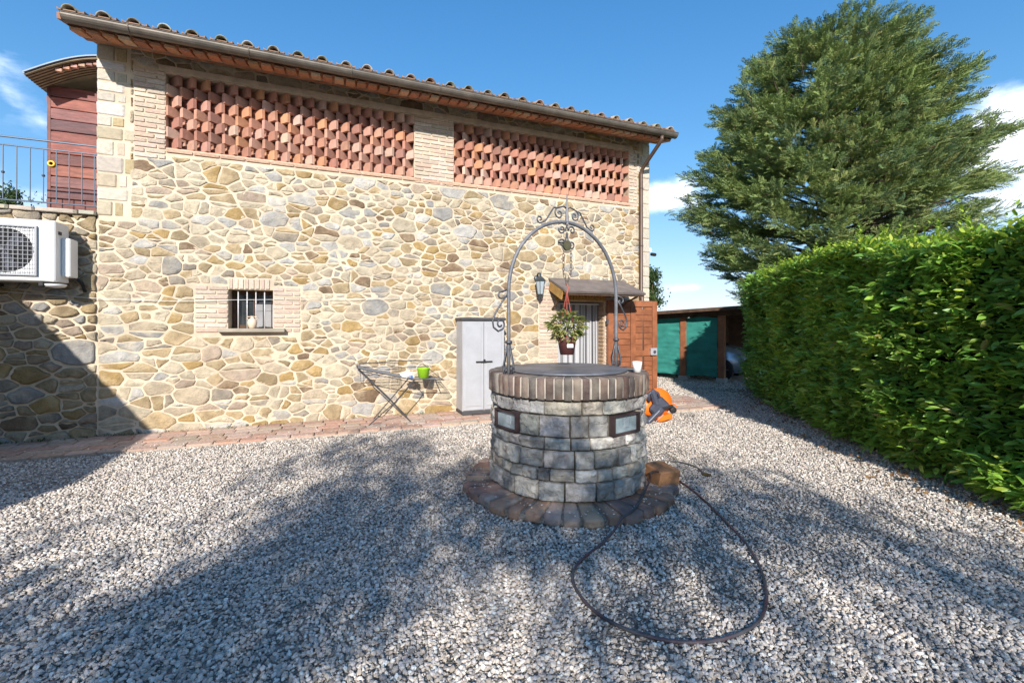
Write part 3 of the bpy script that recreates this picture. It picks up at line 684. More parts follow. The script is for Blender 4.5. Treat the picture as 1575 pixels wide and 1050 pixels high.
# plank cabin with the barrel roof behind the railing
cab = thing('plank_cabin', 'dark red plank cabin with curved tiled roof on the terrace, left of the stone corner', 'cabin', ORG, TH)
R3 = random.Random(3)
PX0 = -.985
rows = 12; zb = TZ; zt = 5.16
pc = [(.19, .055, .045), (.25, .075, .055), (.15, .05, .045), (.29, .09, .06), (.20, .08, .07), (.13, .055, .055)]
for r in range(rows):
    h = (zt - zb) / rows
    brick(cab, (PX0 / 2 - .01, 1.02, zb + h * (r + .5)), (-PX0 - .02, .035, h - .014), M_plank, jcol(pc[(r * 5 + 1) % 6], .15, R3), name='plank', R=R3)
MB().box((PX0 / 2, 1.06, (zb + zt) / 2), (-PX0 - .03, .02, zt - zb)).build('backing', M_woodd, cab)
MB().box((PX0 + .02, 1.9, (zb + zt) / 2), (.04, 1.8, zt - zb)).build('side_wall', M_plank, cab, color=(.15, .05, .04))
arc = [(-1.04 + (1.04) * t, 5.10 + .42 * math.sin(PI / 2 * min(1, t * 1.05)) ) for t in [i / 12 for i in range(13)]]
arcb = [(x, z - .03) for x, z in arc]
MB().prism(arc + arcb[::-1], 1, .58, 2.8).build('barrel_roof', mat('roof_boards', (.34, .28, .19), .8, var=.3, ns=5, bump=.3), cab, smooth=False)
for q in range(7):
    y0 = .62 + q * .06
    MB().tube([(x, y0, z - .035) for x, z in arc], .008, 4).build('roof_batten', M_woodd, cab)
MB().tube([(x, .57, z + .005) for x, z in arc], .018, 6).build('fascia', M_rail, cab)
MB().tube([(-1.04, .57, 5.10), (-1.04, 2.8, 5.10)], .018, 6).build('eave_strip', M_rail, cab)
for i in range(8):
    x, z = arc[4 + i]; brick(cab, (x, .66, z - .075), (.075, .05, .045), M_soffit, jcol((.45, .28, .2), .3, R3), name='tile_end', R=R3)
o = tag(MB().tube([(.035 * math.cos(a), 0, .035 * math.sin(a)) for a in [2 * PI * i / 16 for i in range(16)]], .013, 8, closed=True).build('wall_ornament', M_yel, loc=HW(-.93, -.985, 3.97), rot=(0, 0, TH), smooth=True), 'small yellow ring ornament hung on the dark red planks', 'ornament')

# ================================================================== AIR CONDITIONER
ac = thing('air_conditioner', 'white air conditioner outdoor unit mounted on the shaded stone wall at far left', 'air conditioner', HW(0, 0, 0), TH)
ax0, ax1, az0, az1, af = -1.10, -.245, 2.10, 2.86, -.45
MB().bbox(((ax0 + ax1) / 2, af + .16, (az0 + az1) / 2), (ax1 - ax0, .32, az1 - az0), b=.012).build('casing', M_white, ac)
fcx, fcz, fr_ = -.72, 2.47, .27
fan = MB().lathe([(.001, 0), (fr_, 0)], 32); fo = fan.build('fan_opening', M_fan, ac, loc=(fcx, af - .003, fcz), rot=(PI / 2, 0, 0))
for k in range(3):
    MB().add([(0, 0, .004), (.06, .0, .004), (.2, .13, .004), (.1, .21, .008), (.02, .07, .01)], [(0, 1, 2, 3, 4)]).build('fan_blade', M_toolg, fo, rot=(0, 0, k * 2 * PI / 3))
gfr = MB()
for (a, b_, c, d) in ((fcx - .31, fcx + .31, fcz + .29, fcz + .31), (fcx - .31, fcx + .31, fcz - .31, fcz - .29), (fcx - .31, fcx - .29, fcz - .29, fcz + .29), (fcx + .29, fcx + .31, fcz - .29, fcz + .29)):
    gfr.box(((a + b_) / 2, af - .015, (c + d) / 2), (b_ - a, .03, d - c))
grl = gfr.build('grille', M_grille, ac)
for k in range(13):
    t = -.27 + k * .045
    MB().box((fcx + t, af - .022, fcz), (.005, .005, .575)).build('grille_wire', M_grille, grl); 
for k in range(11):
    t = -.26 + k * .052
    MB().box((fcx, af - .027, fcz + t), (.575, .005, .005)).build('grille_wire', M_grille, grl)
MB().bbox((ax1 + .045, af + .23, 2.42), (.09, .20, .50), b=.012).build('service_cover', M_white, ac)
MB().box((ax1 + .004, af + .10, 2.72), (.01, .06, .04)).build('handle_recess', M_fan, ac)
MB().box((-.345, af - .002, 2.73), (.09, .004, .012)).build('name_plate', mat('pale_print', (.45, .45, .45), .6, bump=0), ac)
for x in (-.95, -.38):
    MB().box((x, af + .22, 2.065), (.04, .46, .04)).build('bracket', M_black, ac)
MB().lathe([(.02, -.03), (.09, -.02), (.11, 0), (.11, .015)], 20, (0, 0, 0)).build('drain_tray', M_whited, ac, loc=(-.29, af + .10, 2.055), smooth=True)
MB().tube([(ax1 + .04, af + .3, 2.2), (ax1 + .10, -.06, 2.12), (ax1 + .12, -.02, 2.0)], .018, 8).build('pipe', M_black, ac, smooth=True)

# clothesline along the wall
cl = [(-2.2, .10, 2.02), (-1.0, .08, 1.985), (.0, .06, 1.915), (.9, .055, 1.895), (1.54, .05, 1.925), (2.2, .05, 1.945), (3.4, .055, 1.975), (4.6, .05, 2.03)]
o = tag(MB().tube([HW(s, n, z) for s, n, z in cl], .0032, 5).build('clothesline', M_white, smooth=True), 'thin white line strung low across the stone wall past the barred window', 'line')

# amphora on the sill
jar = thing('amphora', 'small cream two-handled amphora standing on the barred window sill', 'jar', HW(1.865, .045, 1.50), TH)
MB().lathe([(.03, 0), (.045, .01), (.062, .06), (.066, .10), (.052, .135), (.024, .155), (.02, .17), (.03, .185), (.024, .187)], 20).build('body', M_ceram, jar, smooth=True)
for sg in (-1, 1): MB().tube([(sg * .05, 0, .135), (sg * .075, 0, .155), (sg * .07, 0, .178), (sg * .028, 0, .175)], .008, 6).build('handle', M_ceram, jar, smooth=True)

# wall lantern
lan = thing('wall_lantern', 'grey metal wall lantern left of the door canopy', 'lantern', HW(6.60, 0, 0), TH)
MB().lathe([(.055, 0), (.055, .02), (.03, .035)], 16).build('wall_plate', M_lantern, lan, loc=(0, -.02, 2.44), rot=(PI / 2, 0, 0), smooth=True)
MB().tube([(0, -.03, 2.46), (0, -.10, 2.53), (0, -.18, 2.52), (0, -.2, 2.45)], .016, 8).build('arm', M_lantern, lan, smooth=True)
MB().lathe([(.105, 0), (.11, .015), (.08, .05), (.035, .085), (.018, .10), (.02, .14), (.004, .155)], 6).build('cap', M_lantern, lan, loc=(0, -.2, 2.37))
MB().lathe([(.052, 0), (.088, .24)], 6).build('glass', M_frost, lan, loc=(0, -.2, 2.13))
for k in range(6):
    a = 2 * PI * k / 6; MB().tube([(.054 * math.cos(a), -.2 + .054 * math.sin(a), 2.13), (.092 * math.cos(a), -.2 + .092 * math.sin(a), 2.37)], .007, 5).build('glazing_bar', M_lantern, lan)
MB().lathe([(.004, -.075), (.02, -.06), (.03, -.03), (.058, 0)], 6).build('base', M_lantern, lan, loc=(0, -.2, 2.13))

# security lamp at the house corner
cm = thing('security_camera', 'tiny dark camera high on the right-hand corner of the stone house', 'camera', HW(9.25, 0, 0), TH)
MB().box((.03, .03, 3.15), (.06, .05, .08)).build('bracket', M_white, cm); MB().tube([(.05, -.0, 3.06), (.05, -.12, 3.03)], .035, 10).build('housing', M_black, cm)

# ================================================================== PAVING
pav = MB().add([HW(-1.35, 0, .008), HW(-1.25, .98, .008), HW(5.3, 1.0, .008), HW(5.6, 1.4, .008), HW(9.9, 1.4, .008), HW(9.9, 0, .008),
                HW(-1.35, 0, -.05), HW(-1.25, .98, -.05), HW(5.3, 1.0, -.05), HW(5.6, 1.4, -.05), HW(9.9, 1.4, -.05), HW(9.9, 0, -.05)],
               [(0, 1, 2, 3, 4, 5)] + [(i, (i + 1) % 6, (i + 1) % 6 + 6, i + 6) for i in range(6)]).build('brick_paving', M_joint); tag(pav, kind='structure')
R4 = random.Random(9); PP = [(.50, .32, .24), (.54, .37, .28), (.44, .27, .20), (.58, .43, .34), (.50, .29, .20), (.48, .36, .28)]
cnt = 0; prest = MB()
Mi = HM
for r in range(7):
    n0 = .10 + r * .2
    if r < 5: s0, s1 = -1.25, 9.85
    else: s0, s1 = 5.5, 9.85
    s = s0 - R4.uniform(0, .2)
    while s < s1:
        l = .30
        if s + l > s0:
            p = HW(s + l / 2, n0 - .0, .016 + R4.uniform(-.003, .003))
            if cnt < 300: brick(pav, p, (l - .016, .184, .03), M_pave, jcol(R4.choice(PP), .14, R4), rot=(R4.uniform(-.01, .01), R4.uniform(-.01, .01), TH), R=R4); cnt += 1
        s += l

# ================================================================== LOCKER, AIRER
lk = thing('storage_cabinet', 'light grey two-door plastic cabinet with dark top standing against the stone wall', 'cabinet', HW(0, 0, 0), TH)
x0, x1, f, zt = 5.02, 5.77, -.50, 1.66
MB().bbox(((x0 + x1) / 2, f + .22, zt / 2 + .03), (x1 - x0, .40, zt - .12), b=.01).build('body', M_locker, lk)
for a, b_ in ((x0 + .005, (x0 + x1) / 2 - .004), ((x0 + x1) / 2 + .004, x1 - .005)):
    d = MB().bbox(((a + b_) / 2, f + .008, zt / 2 + .03), (b_ - a, .03, zt - .16), b=.008).build('door', M_locker, lk)
    MB().bbox(((a + b_) / 2, f - .01, zt / 2 + .03), (b_ - a - .10, .012, zt - .30), b=.005).build('door_panel', M_locker, d)
MB().bbox(((x0 + x1) / 2, f + .21, zt - .005), (x1 - x0 + .04, .46, .05), b=.01).build('top', M_lockert, lk)
MB().bbox(((x0 + x1) / 2, f + .21, .065), (x1 - x0 + .02, .44, .05), b=.01).build('base', M_lockert, lk)
for x in (x0 + .06, x1 - .06):
    for y in (f + .05, f + .38): MB().bbox((x, y, .03), (.1, .08, .06), b=.006).build('foot', M_lockert, lk)
MB().tube([((x0 + x1) / 2 - .15, f - .035, .93), ((x0 + x1) / 2 + .14, f - .035, .93)], .012, 8).build('latch', M_black, lk)
MB().box(((x0 + x1) / 2, f - .028, .945), (.03, .03, .05)).build('latch_hasp', M_black, lk)

air = thing('clothes_airer', 'folding wire clothes airer with crossed legs by the stone wall', 'clothes airer', HW(0, 0, 0), TH)
def T(p, r=.008, nm='tube', m=M_lockert): MB().tube(p, r, 6).build(nm, m, air)
ys = (-.30, -.62)
T([(3.32, -.45, .94), (3.9, -.25, .96), (4.55, -.25, .96)], .007)
for y in (-.22, -.66):
    T([(3.60 if y > -.5 else 3.5, y, .02), (3.9, y, .36), (4.2, y, .70)], .009, 'leg')
    T([(4.15, y, .02), (3.85, y, .36), (3.45, y, .78), (3.35, y, .88)], .009, 'leg')
for (a, b_) in (((3.60, .02), None), ((4.15, .02), None)): T([(a[0], -.22, a[1]), (a[0] - (.1 if a[0] < 4 else 0), -.66, a[1])], .008, 'foot_bar')
T([(3.35, -.22, .90), (3.35, -.66, .90), (4.2, -.66, .68), (4.2, -.22, .68), (3.35, -.22, .90)], .008, 'rack_frame')
for k in range(7):
    y = -.27 - k * .056; T([(3.35, y, .895), (3.78, y, .79), (4.2, y, .678)], .002, 'wire', M_grille)
T([(3.40, -.16, .94), (3.42, -.14, .62), (4.0, -.14, .60), (4.02, -.16, .92), (3.40, -.16, .94)], .006, 'side_frame')
for k in range(6): T([(3.41, -.15, .67 + k * .045), (4.01, -.15, .66 + k * .045)], .0028, 'wire', M_metalw)
T([(4.2, -.22, .69), (4.68, -.22, .66), (4.68, -.60, .66), (4.2, -.60, .69)], .008, 'side_frame')
for k in range(6): T([(4.2, -.27 - k * .058, .688), (4.68, -.27 - k * .058, .66)], .002, 'wire', M_grille)
T([(4.60, -.2, .66), (4.72, -.12, .40)], .007, 'side_frame')
T([(4.66, -.58, .66), (4.4, -.3, .9)], .006, 'side_frame')
bk = thing('green_bucket', 'bright lime green plastic bucket resting on the clothes airer', 'bucket', HW(4.38, .42, .69), TH)
MB().lathe([(.08, 0), (.105, .15), (.112, .155), (.105, .16), (.098, .15), (.075, .008), (.001, .008)], 24).build('tub', M_lime, bk, smooth=True)
MB().tube([(.11 * math.cos(a), .02, .15 + .09 * math.sin(a)) for a in [PI * i / 10 for i in range(11)]], .004, 5).build('handle', M_white, bk)
pb = thing('plastic_bag', 'crumpled white and blue plastic bag on the airer beside the green bucket', 'bag', HW(4.12, .45, .73), TH)
bm = bmesh.new(); bmesh.ops.create_icosphere(bm, subdivisions=3, radius=1)
for v in bm.verts: v.co = Vector((v.co.x * .10, v.co.y * .07, max(-.3, v.co.z) * .07)) * (1 + .5 * noise.noise(v.co * 2.5)); v.co += v.co * .3 * noise.noise(v.co * 60)
me = bpy.data.meshes.new('bag_body'); bm.to_mesh(me); bm.free(); obj('bag_body', me, M_whited, pb)
MB().box((.05, -.075, -.01), (.04, .008, .035)).build('blue_print', mat('blue_print', (.05, .15, .45), .5, bump=0), pb)

# ================================================================== WELL
WC = Vector((.5459 * 1.0, 4.458, 0)); WR = .736
well = thing('stone_well', 'round grey stone well with brick rim, metal cover and wrought iron arch', 'well', WC, 0)
R5 = random.Random(21)
NI = [(-55.5, 27), (37.5, 27)]      # recessed lamps: centre and width in degrees, measured from the side facing the camera
def A(deg): return math.radians(-90 + deg)
core = MB().lathe([(WR - .05, .0), (WR - .03, .93)], 64).build('mortar_core', mat('dark_mortar', (.10, .09, .075), .95, var=.3, bump=.6), well, smooth=True)
rowz = [(.075, .235, 13, 27), (.24, .345, 8, 20), (.35, .50, 12, 23), (.505, .605, 10, 22), (.61, .79, 11, 22), (.795, .915, 11, 26)]
WPAL = [(.58, .53, .45), (.48, .46, .43), (.66, .61, .53), (.38, .36, .33), (.72, .68, .60), (.50, .44, .35), (.34, .32, .29), (.60, .56, .50), (.48, .465, .44)]
def arc_block(a0, a1, r0, r1, z0, z1, R, jit=.006, seg=None, bev=.012, rough=.012, nzz_=3):
    seg = seg or max(3, int((a1 - a0) / math.radians(2.6))); nz_ = nzz_
    mb = MB(); vs = []; da = bev / r1
    ah = [a0 + .0, a0 + da] + [a0 + da + (a1 - a0 - 2 * da) * i / seg for i in range(1, seg)] + [a1 - da, a1]
    zz = [z0, z0 + bev] + [z0 + bev + (z1 - z0 - 2 * bev) * i / nz_ for i in range(1, nz_)] + [z1 - bev, z1]
    so = R.uniform(0, 99); NA = len(ah)
    for j, z in enumerate(zz):
        for i, a in enumerate(ah):
            edge = (i in (0, NA - 1)) or (j in (0, len(zz) - 1))
            rr = r1 - (bev if edge else 0) + ((noise.noise(Vector((a * 9 + so, z * 14, so))) * 1.6 + noise.noise(Vector((a * 30 + so, z * 40, so))) * .8) * rough if not edge else 0) + R.uniform(-.002, .002)
            zj = z + noise.noise(Vector((a * 6, z * 3 + so, 5))) * .005
            vs.append((rr * math.cos(a), rr * math.sin(a), zj))
    nf = len(vs)
    for z in (z0, z1):
        for a in ah: vs.append((r0 * math.cos(a), r0 * math.sin(a), z))
    fs = []; nzz = len(zz)
    for j in range(nzz - 1):
        for i in range(NA - 1): fs.append((j * NA + i, j * NA + i + 1, (j + 1) * NA + i + 1, (j + 1) * NA + i))
    for i in range(NA - 1):
        fs.append((nf + i, nf + i + 1, i + 1, i)); t = (nzz - 1) * NA; fs.append((t + i, t + i + 1, nf + NA + i + 1, nf + NA + i))
    fs.append(tuple([nf, nf + NA] + [j * NA for j in range(nzz - 1, -1, -1)])); fs.append(tuple([nf + NA - 1] + [j * NA + NA - 1 for j in range(nzz)] + [nf + 2 * NA - 1]))
    mb.add(vs, fs); return mb
for ri, (z0, z1, w0, w1) in enumerate(rowz):
    a = -180 + R5.uniform(0, 15); end = a + 360
    while a < end - 1:
        w = min(R5.uniform(w0, w1), end - a)
        if end - a - w < 9: w = end - a
        x0_, x1_ = a, a + w
        segs = [(x0_, x1_)]
        if ri == 4:
            for c, nw in NI:
                new = []
                for (p, q) in segs:
                    lo, hi = c - nw / 2 - 1, c + nw / 2 + 1
                    if q <= lo or p >= hi: new.append((p, q))
                    else:
                        if lo - p > 3: new.append((p, lo))
                        if q - hi > 3: new.append((hi, q))
                segs = new
        for p, q in segs:
            g_ = math.degrees(.007 / WR); bulge = R5.uniform(-.008, .012) + (.01 if ri < 3 else 0)
            arc_block(A(p + g_), A(q - g_), WR - .12, WR + bulge, z0 + .003 + R5.uniform(0, .004), z1 - .004 - R5.uniform(0, .006), R5, rough=.024, nzz_=6, bev=.010).build('stone', M_wellst, well, smooth=True, color=jcol(R5.choice(WPAL), .07, R5))
        a += w
# brick rim
K = 62; RP = [(.15, .105, .085), (.19, .13, .10), (.11, .09, .08), (.23, .165, .13), (.14, .085, .07), (.24, .20, .17)]
MB().lathe([(.56, .93), (WR + .022, .935), (WR + .022, 1.09), (WR + .005, 1.103), (.56, 1.103)], 72).build('rim_mortar', mat('pale_mortar', (.44, .38, .32), .95, var=.3, bump=.5), well, smooth=False)
for k in range(K):
    a0 = 2 * PI * k / K; w = 2 * PI / K * R5.uniform(.70, .86)
    o = arc_block(a0, a0 + w, .60, WR + .036 + R5.uniform(-.006, .006), .925 + R5.uniform(-.004, .004), 1.108 + R5.uniform(-.003, .003), R5, seg=2, bev=.01, rough=.006).build('rim_brick', M_rim, well, smooth=True, color=jcol(R5.choice(RP), .15, R5))
# metal cover
MB().lathe([(.585, 1.112), (.585, 1.122), (.55, 1.132), (.3, 1.142), (.001, 1.146)], 64).build('cover', M_cover, well, smooth=True)
# recessed lamps
for c, nw in NI:
    a = A(c); Wd = nw / 57.3 * WR; T_ = Matrix.Rotation(a + PI / 2, 4, 'Z')
    def place(mb, nm, m, par):
        o = mb.build(nm, m, par); return o
    fr = MB(); h0, h1 = .612, .785; wz = (h0 + h1) / 2; r = WR - .022
    fr2 = MB()
    for cc, sz in (((0, -r - .0, h1 - .008), (Wd, .06, .013)), ((0, -r - .0, h0 + .008), (Wd, .06, .013)), ((-Wd / 2 + .009, -r, wz), (.013, .06, h1 - h0 - .026)), ((Wd / 2 - .009, -r, wz), (.013, .06, h1 - h0 - .026))): fr2.box(cc, sz)
    fo = fr2.build('recessed_lamp', mat('rusty_frame', (.07, .045, .045), .7, .4, var=.4, bump=.3), well, rot=(0, 0, a + PI / 2))
    MB().box((0, -r + .008, wz), (Wd - .026, .01, h1 - h0 - .026)).build('glass', M_nglass, fo)
    MB().bbox((.02, -r + .002, wz), (.07, .008, .07), b=.003).build('bulb', M_frost, fo)
# foot ring of old bricks
MB().lathe([(.70, 0), (1.0, 0), (1.0, .045), (.70, .055)], 72).build('foot_mortar', mat('foot_mortar', (.30, .26, .22), .95, var=.5, ns=20, bump=1, bs=40, bdist=.02), well)
FP = [(.28, .16, .11), (.33, .20, .14), (.24, .15, .12), (.38, .26, .19), (.32, .24, .19), (.26, .17, .14)]
a = 0
while a < 2 * PI - .1:
    w = R5.uniform(.13, .21); w = min(w, 2 * PI - a)
    arc_block(a + .0, a + w - R5.uniform(.02, .05), WR - .04, 1.02 + R5.uniform(-.025, .02), -.01, .068 + R5.uniform(-.008, .008), R5, seg=3, bev=.014, rough=.012).build('foot_brick', M_rim if R5.random() < .5 else M_pave, well, smooth=True, color=jcol(R5.choice(FP), .15, R5))
    a += w
# arch
ad = Vector((.835, .55, 0)).normalized(); rA = .69; zR = 1.10; zS = zR + .76
def AP(t, z, off=0): return (ad.x * t - ad.y * off, ad.y * t + ad.x * off, z)
pts = [AP(-rA, zR), AP(-rA, zR + .4), AP(-rA, zS)] + [AP(-rA * math.cos(PI * i / 28), zS + (rA + .02) * math.sin(PI * i / 28)) for i in range(1, 28)] + [AP(rA, zS), AP(rA, zR + .4), AP(rA, zR)]
arch = MB().tube(pts, .0165, 8, flat=(1.0, 1.15)).build('arch', M_irong, well, smooth=True)
top = zS + rA + .02
def spiral(c, r0, turns, a0, sg=1, n=26): return [(c[0] + r0 * (1 - .82 * i / n) * math.cos(a0 + sg * 2 * PI * turns * i / n), c[1] + r0 * (1 - .82 * i / n) * math.sin(a0 + sg * 2 * PI * turns * i / n)) for i in range(n + 1)]
def scroll(path, r=.008, nm='scroll'): MB().tube([AP(t, z) for t, z in path], r, 6).build(nm, M_iron, arch, smooth=True)
MB().tube([AP(0, top - .02), AP(0, top + .12), AP(0, top + .22), AP(0, top + .29)], [.02, .014, .009, .002], 6).build('finial', M_irong, arch)
for sg in (-1, 1):
    # top scrolls
    sp = spiral((sg * .10, top + .075), .06, 1.25, PI / 2, -sg)
    scroll([(sg * .012, top + .14), (sg * .04, top + .155)] + [(x, z) for x, z in sp])
    scroll([(sg * .10, top + .135), (sg * .17, top + .12), (sg * .22, top + .05), (sg * .27, top - .02), (sg * .33, top - .045)] + spiral((sg * .335, top - .01), .038, 1.1, -PI / 2, sg, 16))
    # scrolls inside, under the crown
    scroll([(0, top - .03), (sg * .02, top - .08)] + spiral((sg * .065, top - .075), .045, 1.2, PI, -sg, 20))
    scroll([(0, top - .10), (sg * .02, top - .2)] + spiral((sg * .06, top - .215), .048, 1.2, PI, sg, 20))
    # side scrolls on the outside of the posts
    bx = sg * (rA + .02)
    scroll([(bx, zS + .01), (bx + sg * .05, zS - .01)] + [(bx + sg * .06 + sg * .03 * math.cos(a), zS - .04 + .03 * math.sin(a)) for a in [PI / 2 - i * .6 for i in range(9)]], .009)
    scroll([(bx + sg * .0, zS - .04), (bx + sg * .05, zS - .10), (bx + sg * .12, zS - .20), (bx + sg * .15, zS - .27), (bx + sg * .14, zS - .33), (bx + sg * .09, zS - .365)] + [(bx + sg * .07 + sg * .05 * (1 - .7 * i / 18) * math.cos(-PI / 2 + 0 - sg * 0 - i * .42), zS - .30 + .055 * (1 - .7 * i / 18) * math.sin(-PI / 2 - i * .42)) for i in range(19)], .009)
    # lyre-shaped feet
    for q in (-1, 1):
        scroll([(sg * rA + q * .012, zR + .28), (sg * rA + q * .03, zR + .2), (sg * rA + q * .055, zR + .1), (sg * rA + q * .06, zR + .05), (sg * rA + q * .04, zR + .018)] + spiral((sg * rA + q * .035, zR + .045), .03, 1.0, -PI / 2, q, 12), .007)
    for qy in (-1, 1):
        MB().tube([AP(sg * rA, zR + .28, qy * .012), AP(sg * rA, zR + .2, qy * .035), AP(sg * rA, zR + .1, qy * .07), AP(sg * rA, zR + .03, qy * .06), AP(sg * rA, zR + .01, qy * .02)], .007, 6).build('scroll', M_iron, arch, smooth=True)
    MB().lathe([(.03, 0), (.034, .015), (.03, .03)], 12, AP(sg * rA, zR + .28)).build('collar', M_iron, arch, smooth=True)
# pulley
MB().lathe([(.05, -.012), (.05, .012)], 16).build('pulley', mat('rusty_pulley', (.12, .11, .06), .7, .5, var=.4, bump=.3), arch, loc=AP(0, top - .23), rot=(PI / 2, 0, math.atan2(ad.y, ad.x)))
# cup on the rim
o = tag(MB().lathe([(.033, 0), (.045, .10), (.040, .10), (.03, .006), (.001, .006)], 20).build('plastic_cup', M_white, loc=(1.166, 4.18, 1.112), smooth=True), 'plain white plastic cup on the brick rim of the well, right side', 'cup')

# hanging plant
hp = thing('hanging_plant', 'variegated leafy plant in a brown pot hanging by chain from the well arch', 'plant', WC + Vector((0, 0, 0)), 0)
pz = P3(872, 545, WC.y).z; pt = P3(872, 519, WC.y).z
MB().lathe([(.068, 0), (.09, .13), (.105, .15), (.105, .175), (.095, .175), (.085, .14), (.001, .14)], 22, (0, 0, pz)).build('pot', M_pot, hp, smooth=True)
MB().box((.02, -.093, pz + .09), (.06, .006, .035), rot=(math.radians(-8), 0, 0)).build('pot_label', M_label, hp)
for q in range(3):
    a = q * 2 * PI / 3 + .4; MB().tube([(.1 * math.cos(a), .1 * math.sin(a), pz + .17), (0, 0, pz + .62)], .004, 4).build('cord', M_red, hp)
MB().tube([(0, 0, pz + .60), (.012, 0, pz + .66), (0, 0, pz + .70)], .008, 6).build('hook', M_red, hp)
link = MB().tube([(.011 * math.cos(a), 0, .022 * math.sin(a)) for a in [2 * PI * i / 10 for i in range(10)]], .003, 4, closed=True).mesh('chain_link'); link.materials.append(mat('rusty_chain', (.16, .13, .10), .7, .6, var=.4, bump=0))
for sx in (-.035, .04):
    zc = pz + .71; k = 0
    n_ = int((top - .25 - zc) / .034)
    for k in range(n_):
        t = k / n_; obj('chain_link', link, None, hp, (sx * min(1, t * 3 + .1), 0, zc + k * .034), (0, 0, (k % 2) * PI / 2 + .3))
lf = []
def leafmesh(L, Wd, fold=.25, curl=.2, n=4):
    mb = MB(); vs = []
    for i in range(n + 1):
        t = i / n; w = Wd / 2 * math.sin(PI * min(1, t * .92 + .06)) ** .8; z = -curl * L * t * t
        if i == n: w = .001
        vs += [(-w, L * t, z + fold * w), (0, L * t, z), (w, L * t, z + fold * w)]
    mb.add(vs, [(i * 3 + j, i * 3 + j + 1, i * 3 + 4 + j, i * 3 + 3 + j) for i in range(n) for j in range(2)])
    return mb.mesh('leaf', True)
RS = np.random.RandomState(4)
pts = []; rots = []; scl = []
for i in range(620):
    d = Vector(RS.normal(size=3)).normalized(); rr = RS.uniform(.3, 1) ** .5
    p = Vector((d.x * .17 * rr, d.y * .17 * rr, pz + .29 + d.z * .15 * rr)); pts.append(p)
    out = Vector((d.x, d.y, d.z * .4 - .1)).normalized(); rots.append((math.asin(max(-1, min(1, out.z))) + RS.normal() * .4, RS.normal() * .5, math.atan2(-out.x, out.y) + RS.normal() * .5)); scl.append(RS.uniform(.6, 1.2))
M_oleaf.use_nodes = True
scatter('foliage', pts, rots, scl, [leafmesh(.075, .024), leafmesh(.06, .02)], M_oleaf, hp)

# terracotta block on the well foot
o = tag(MB().bbox((0, 0, 0), (.26, .24, .15), b=.012, jit=.006).build('terracotta_block', M_terraslab, loc=(1.43, 4.30, .125), rot=(.12, .10, math.radians(28)), smooth=False), 'square brown terracotta block lying on the foot of the well, right side', 'block')

# ================================================================== HOSE
def smooth_path(P, n=8):
    out = []
    P = [Vector(p) for p in P]
    for i in range(len(P) - 1):
        p0 = P[max(i - 1, 0)]; p1 = P[i]; p2 = P[i + 1]; p3 = P[min(i + 2, len(P) - 1)]
        for k in range(n):
            t = k / n; out.append(.5 * ((2 * p1) + (p2 - p0) * t + (2 * p0 - 5 * p1 + 4 * p2 - p3) * t * t + (3 * p1 - p0 - 3 * p2 + p3) * t ** 3))
    out.append(P[-1]); return out
hz = .018
hp1 = [G(1082, 729), G(1072, 719), G(1047, 711), G(1015, 709), G(985, 716)]
hpx = [(1020, 731), (1040, 738), (1062, 752), (1090, 776), (1118, 805), (1143, 832), (1163, 862), (1175, 893), (1179, 925), (1168, 955), (1140, 974), (1100, 986), (1050, 989), (1000, 981), (955, 966), (918, 944), (893, 918), (881, 893), (886, 872), (906, 853), (928, 836)]
path = [G(a, b) for a, b in hpx]
for p in path + hp1: p.z = hz + gz(p.x, p.y) + .004
def Gz(px, py, z): Y = F * (HC - z) / (py - HOR); return Vector(((px - CX) / F * Y, Y, z))
path += [Gz(947, 812, .05), Gz(956, 797, .086), Gz(976, 782, .088), Gz(988, 764, .092), Gz(998, 742, .12), Gz(1001, 727, .215), Gz(1010, 724, .21)]
hose = thing('garden_hose', 'long faded red and grey garden hose looped on the gravel by the well', 'hose', (0, 0, 0))
MB().tube(smooth_path(path), .0092, 8).build('hose_loop', M_hose, hose, smooth=True)
MB().tube(smooth_path([Gz(1010, 724, .21), Gz(1018, 729, .12)] + [path[0]]), .0092, 8).build('hose_loop', M_hose, hose, smooth=True)
MB().tube(smooth_path(hp1), .0085, 8).build('hose_end', mat('grey_hose', (.13, .12, .11), .6, var=.2, bump=0), hose, smooth=True)
e = hp1[0]; MB().tube([e, e + Vector((.05, -.05, .0))], .02, 10).build('fitting', M_fit, hose)

# ================================================================== GARDEN TOOL
tc_ = G(1010, 648); tool = thing('garden_blower', 'orange and dark grey backpack garden machine lying on the gravel behind the well', 'garden machine', tc_, math.radians(8))
def tb(c, sz, nm, m, rot=None, b=.015): return MB().bbox(c, sz, rot=rot, b=b).build(nm, m, tool)
MB().lathe([(.05, -.09), (.19, -.08), (.215, -.03), (.215, .03), (.19, .08), (.05, .09)], 28).build('tank', M_orange, tool, loc=(.12, .16, .30), rot=(PI / 2 - .3, .3, .1), smooth=True)
MB().lathe([(.03, -.06), (.12, -.05), (.14, 0), (.12, .05), (.03, .06)], 20).build('engine_cover', M_orange, tool, loc=(-.11, .05, .22), rot=(PI / 2, 0, .2), smooth=True)
tb((.10, -.02, .07), (.26, .16, .09), 'base_shell', M_orange, (0, -.2, .1), .02)
tb((.02, -.03, .24), (.22, .12, .30), 'motor_housing', M_toolg, (0, .75, 0), .03)
tb((-.08, -.08, .11), (.36, .09, .08), 'lower_arm', M_toolg, (0, -.72, 0), .02)
tb((-.06, -.05, .38), (.10, .10, .26), 'upper_arm', M_toolg, (0, -.35, 0), .03)
MB().tube([(-.15, -.05, .33), (-.16, -.05, .45), (-.08, -.05, .51), (.0, -.05, .46), (.03, -.05, .36)], .025, 8).build('handle', M_toolg, tool, smooth=True)
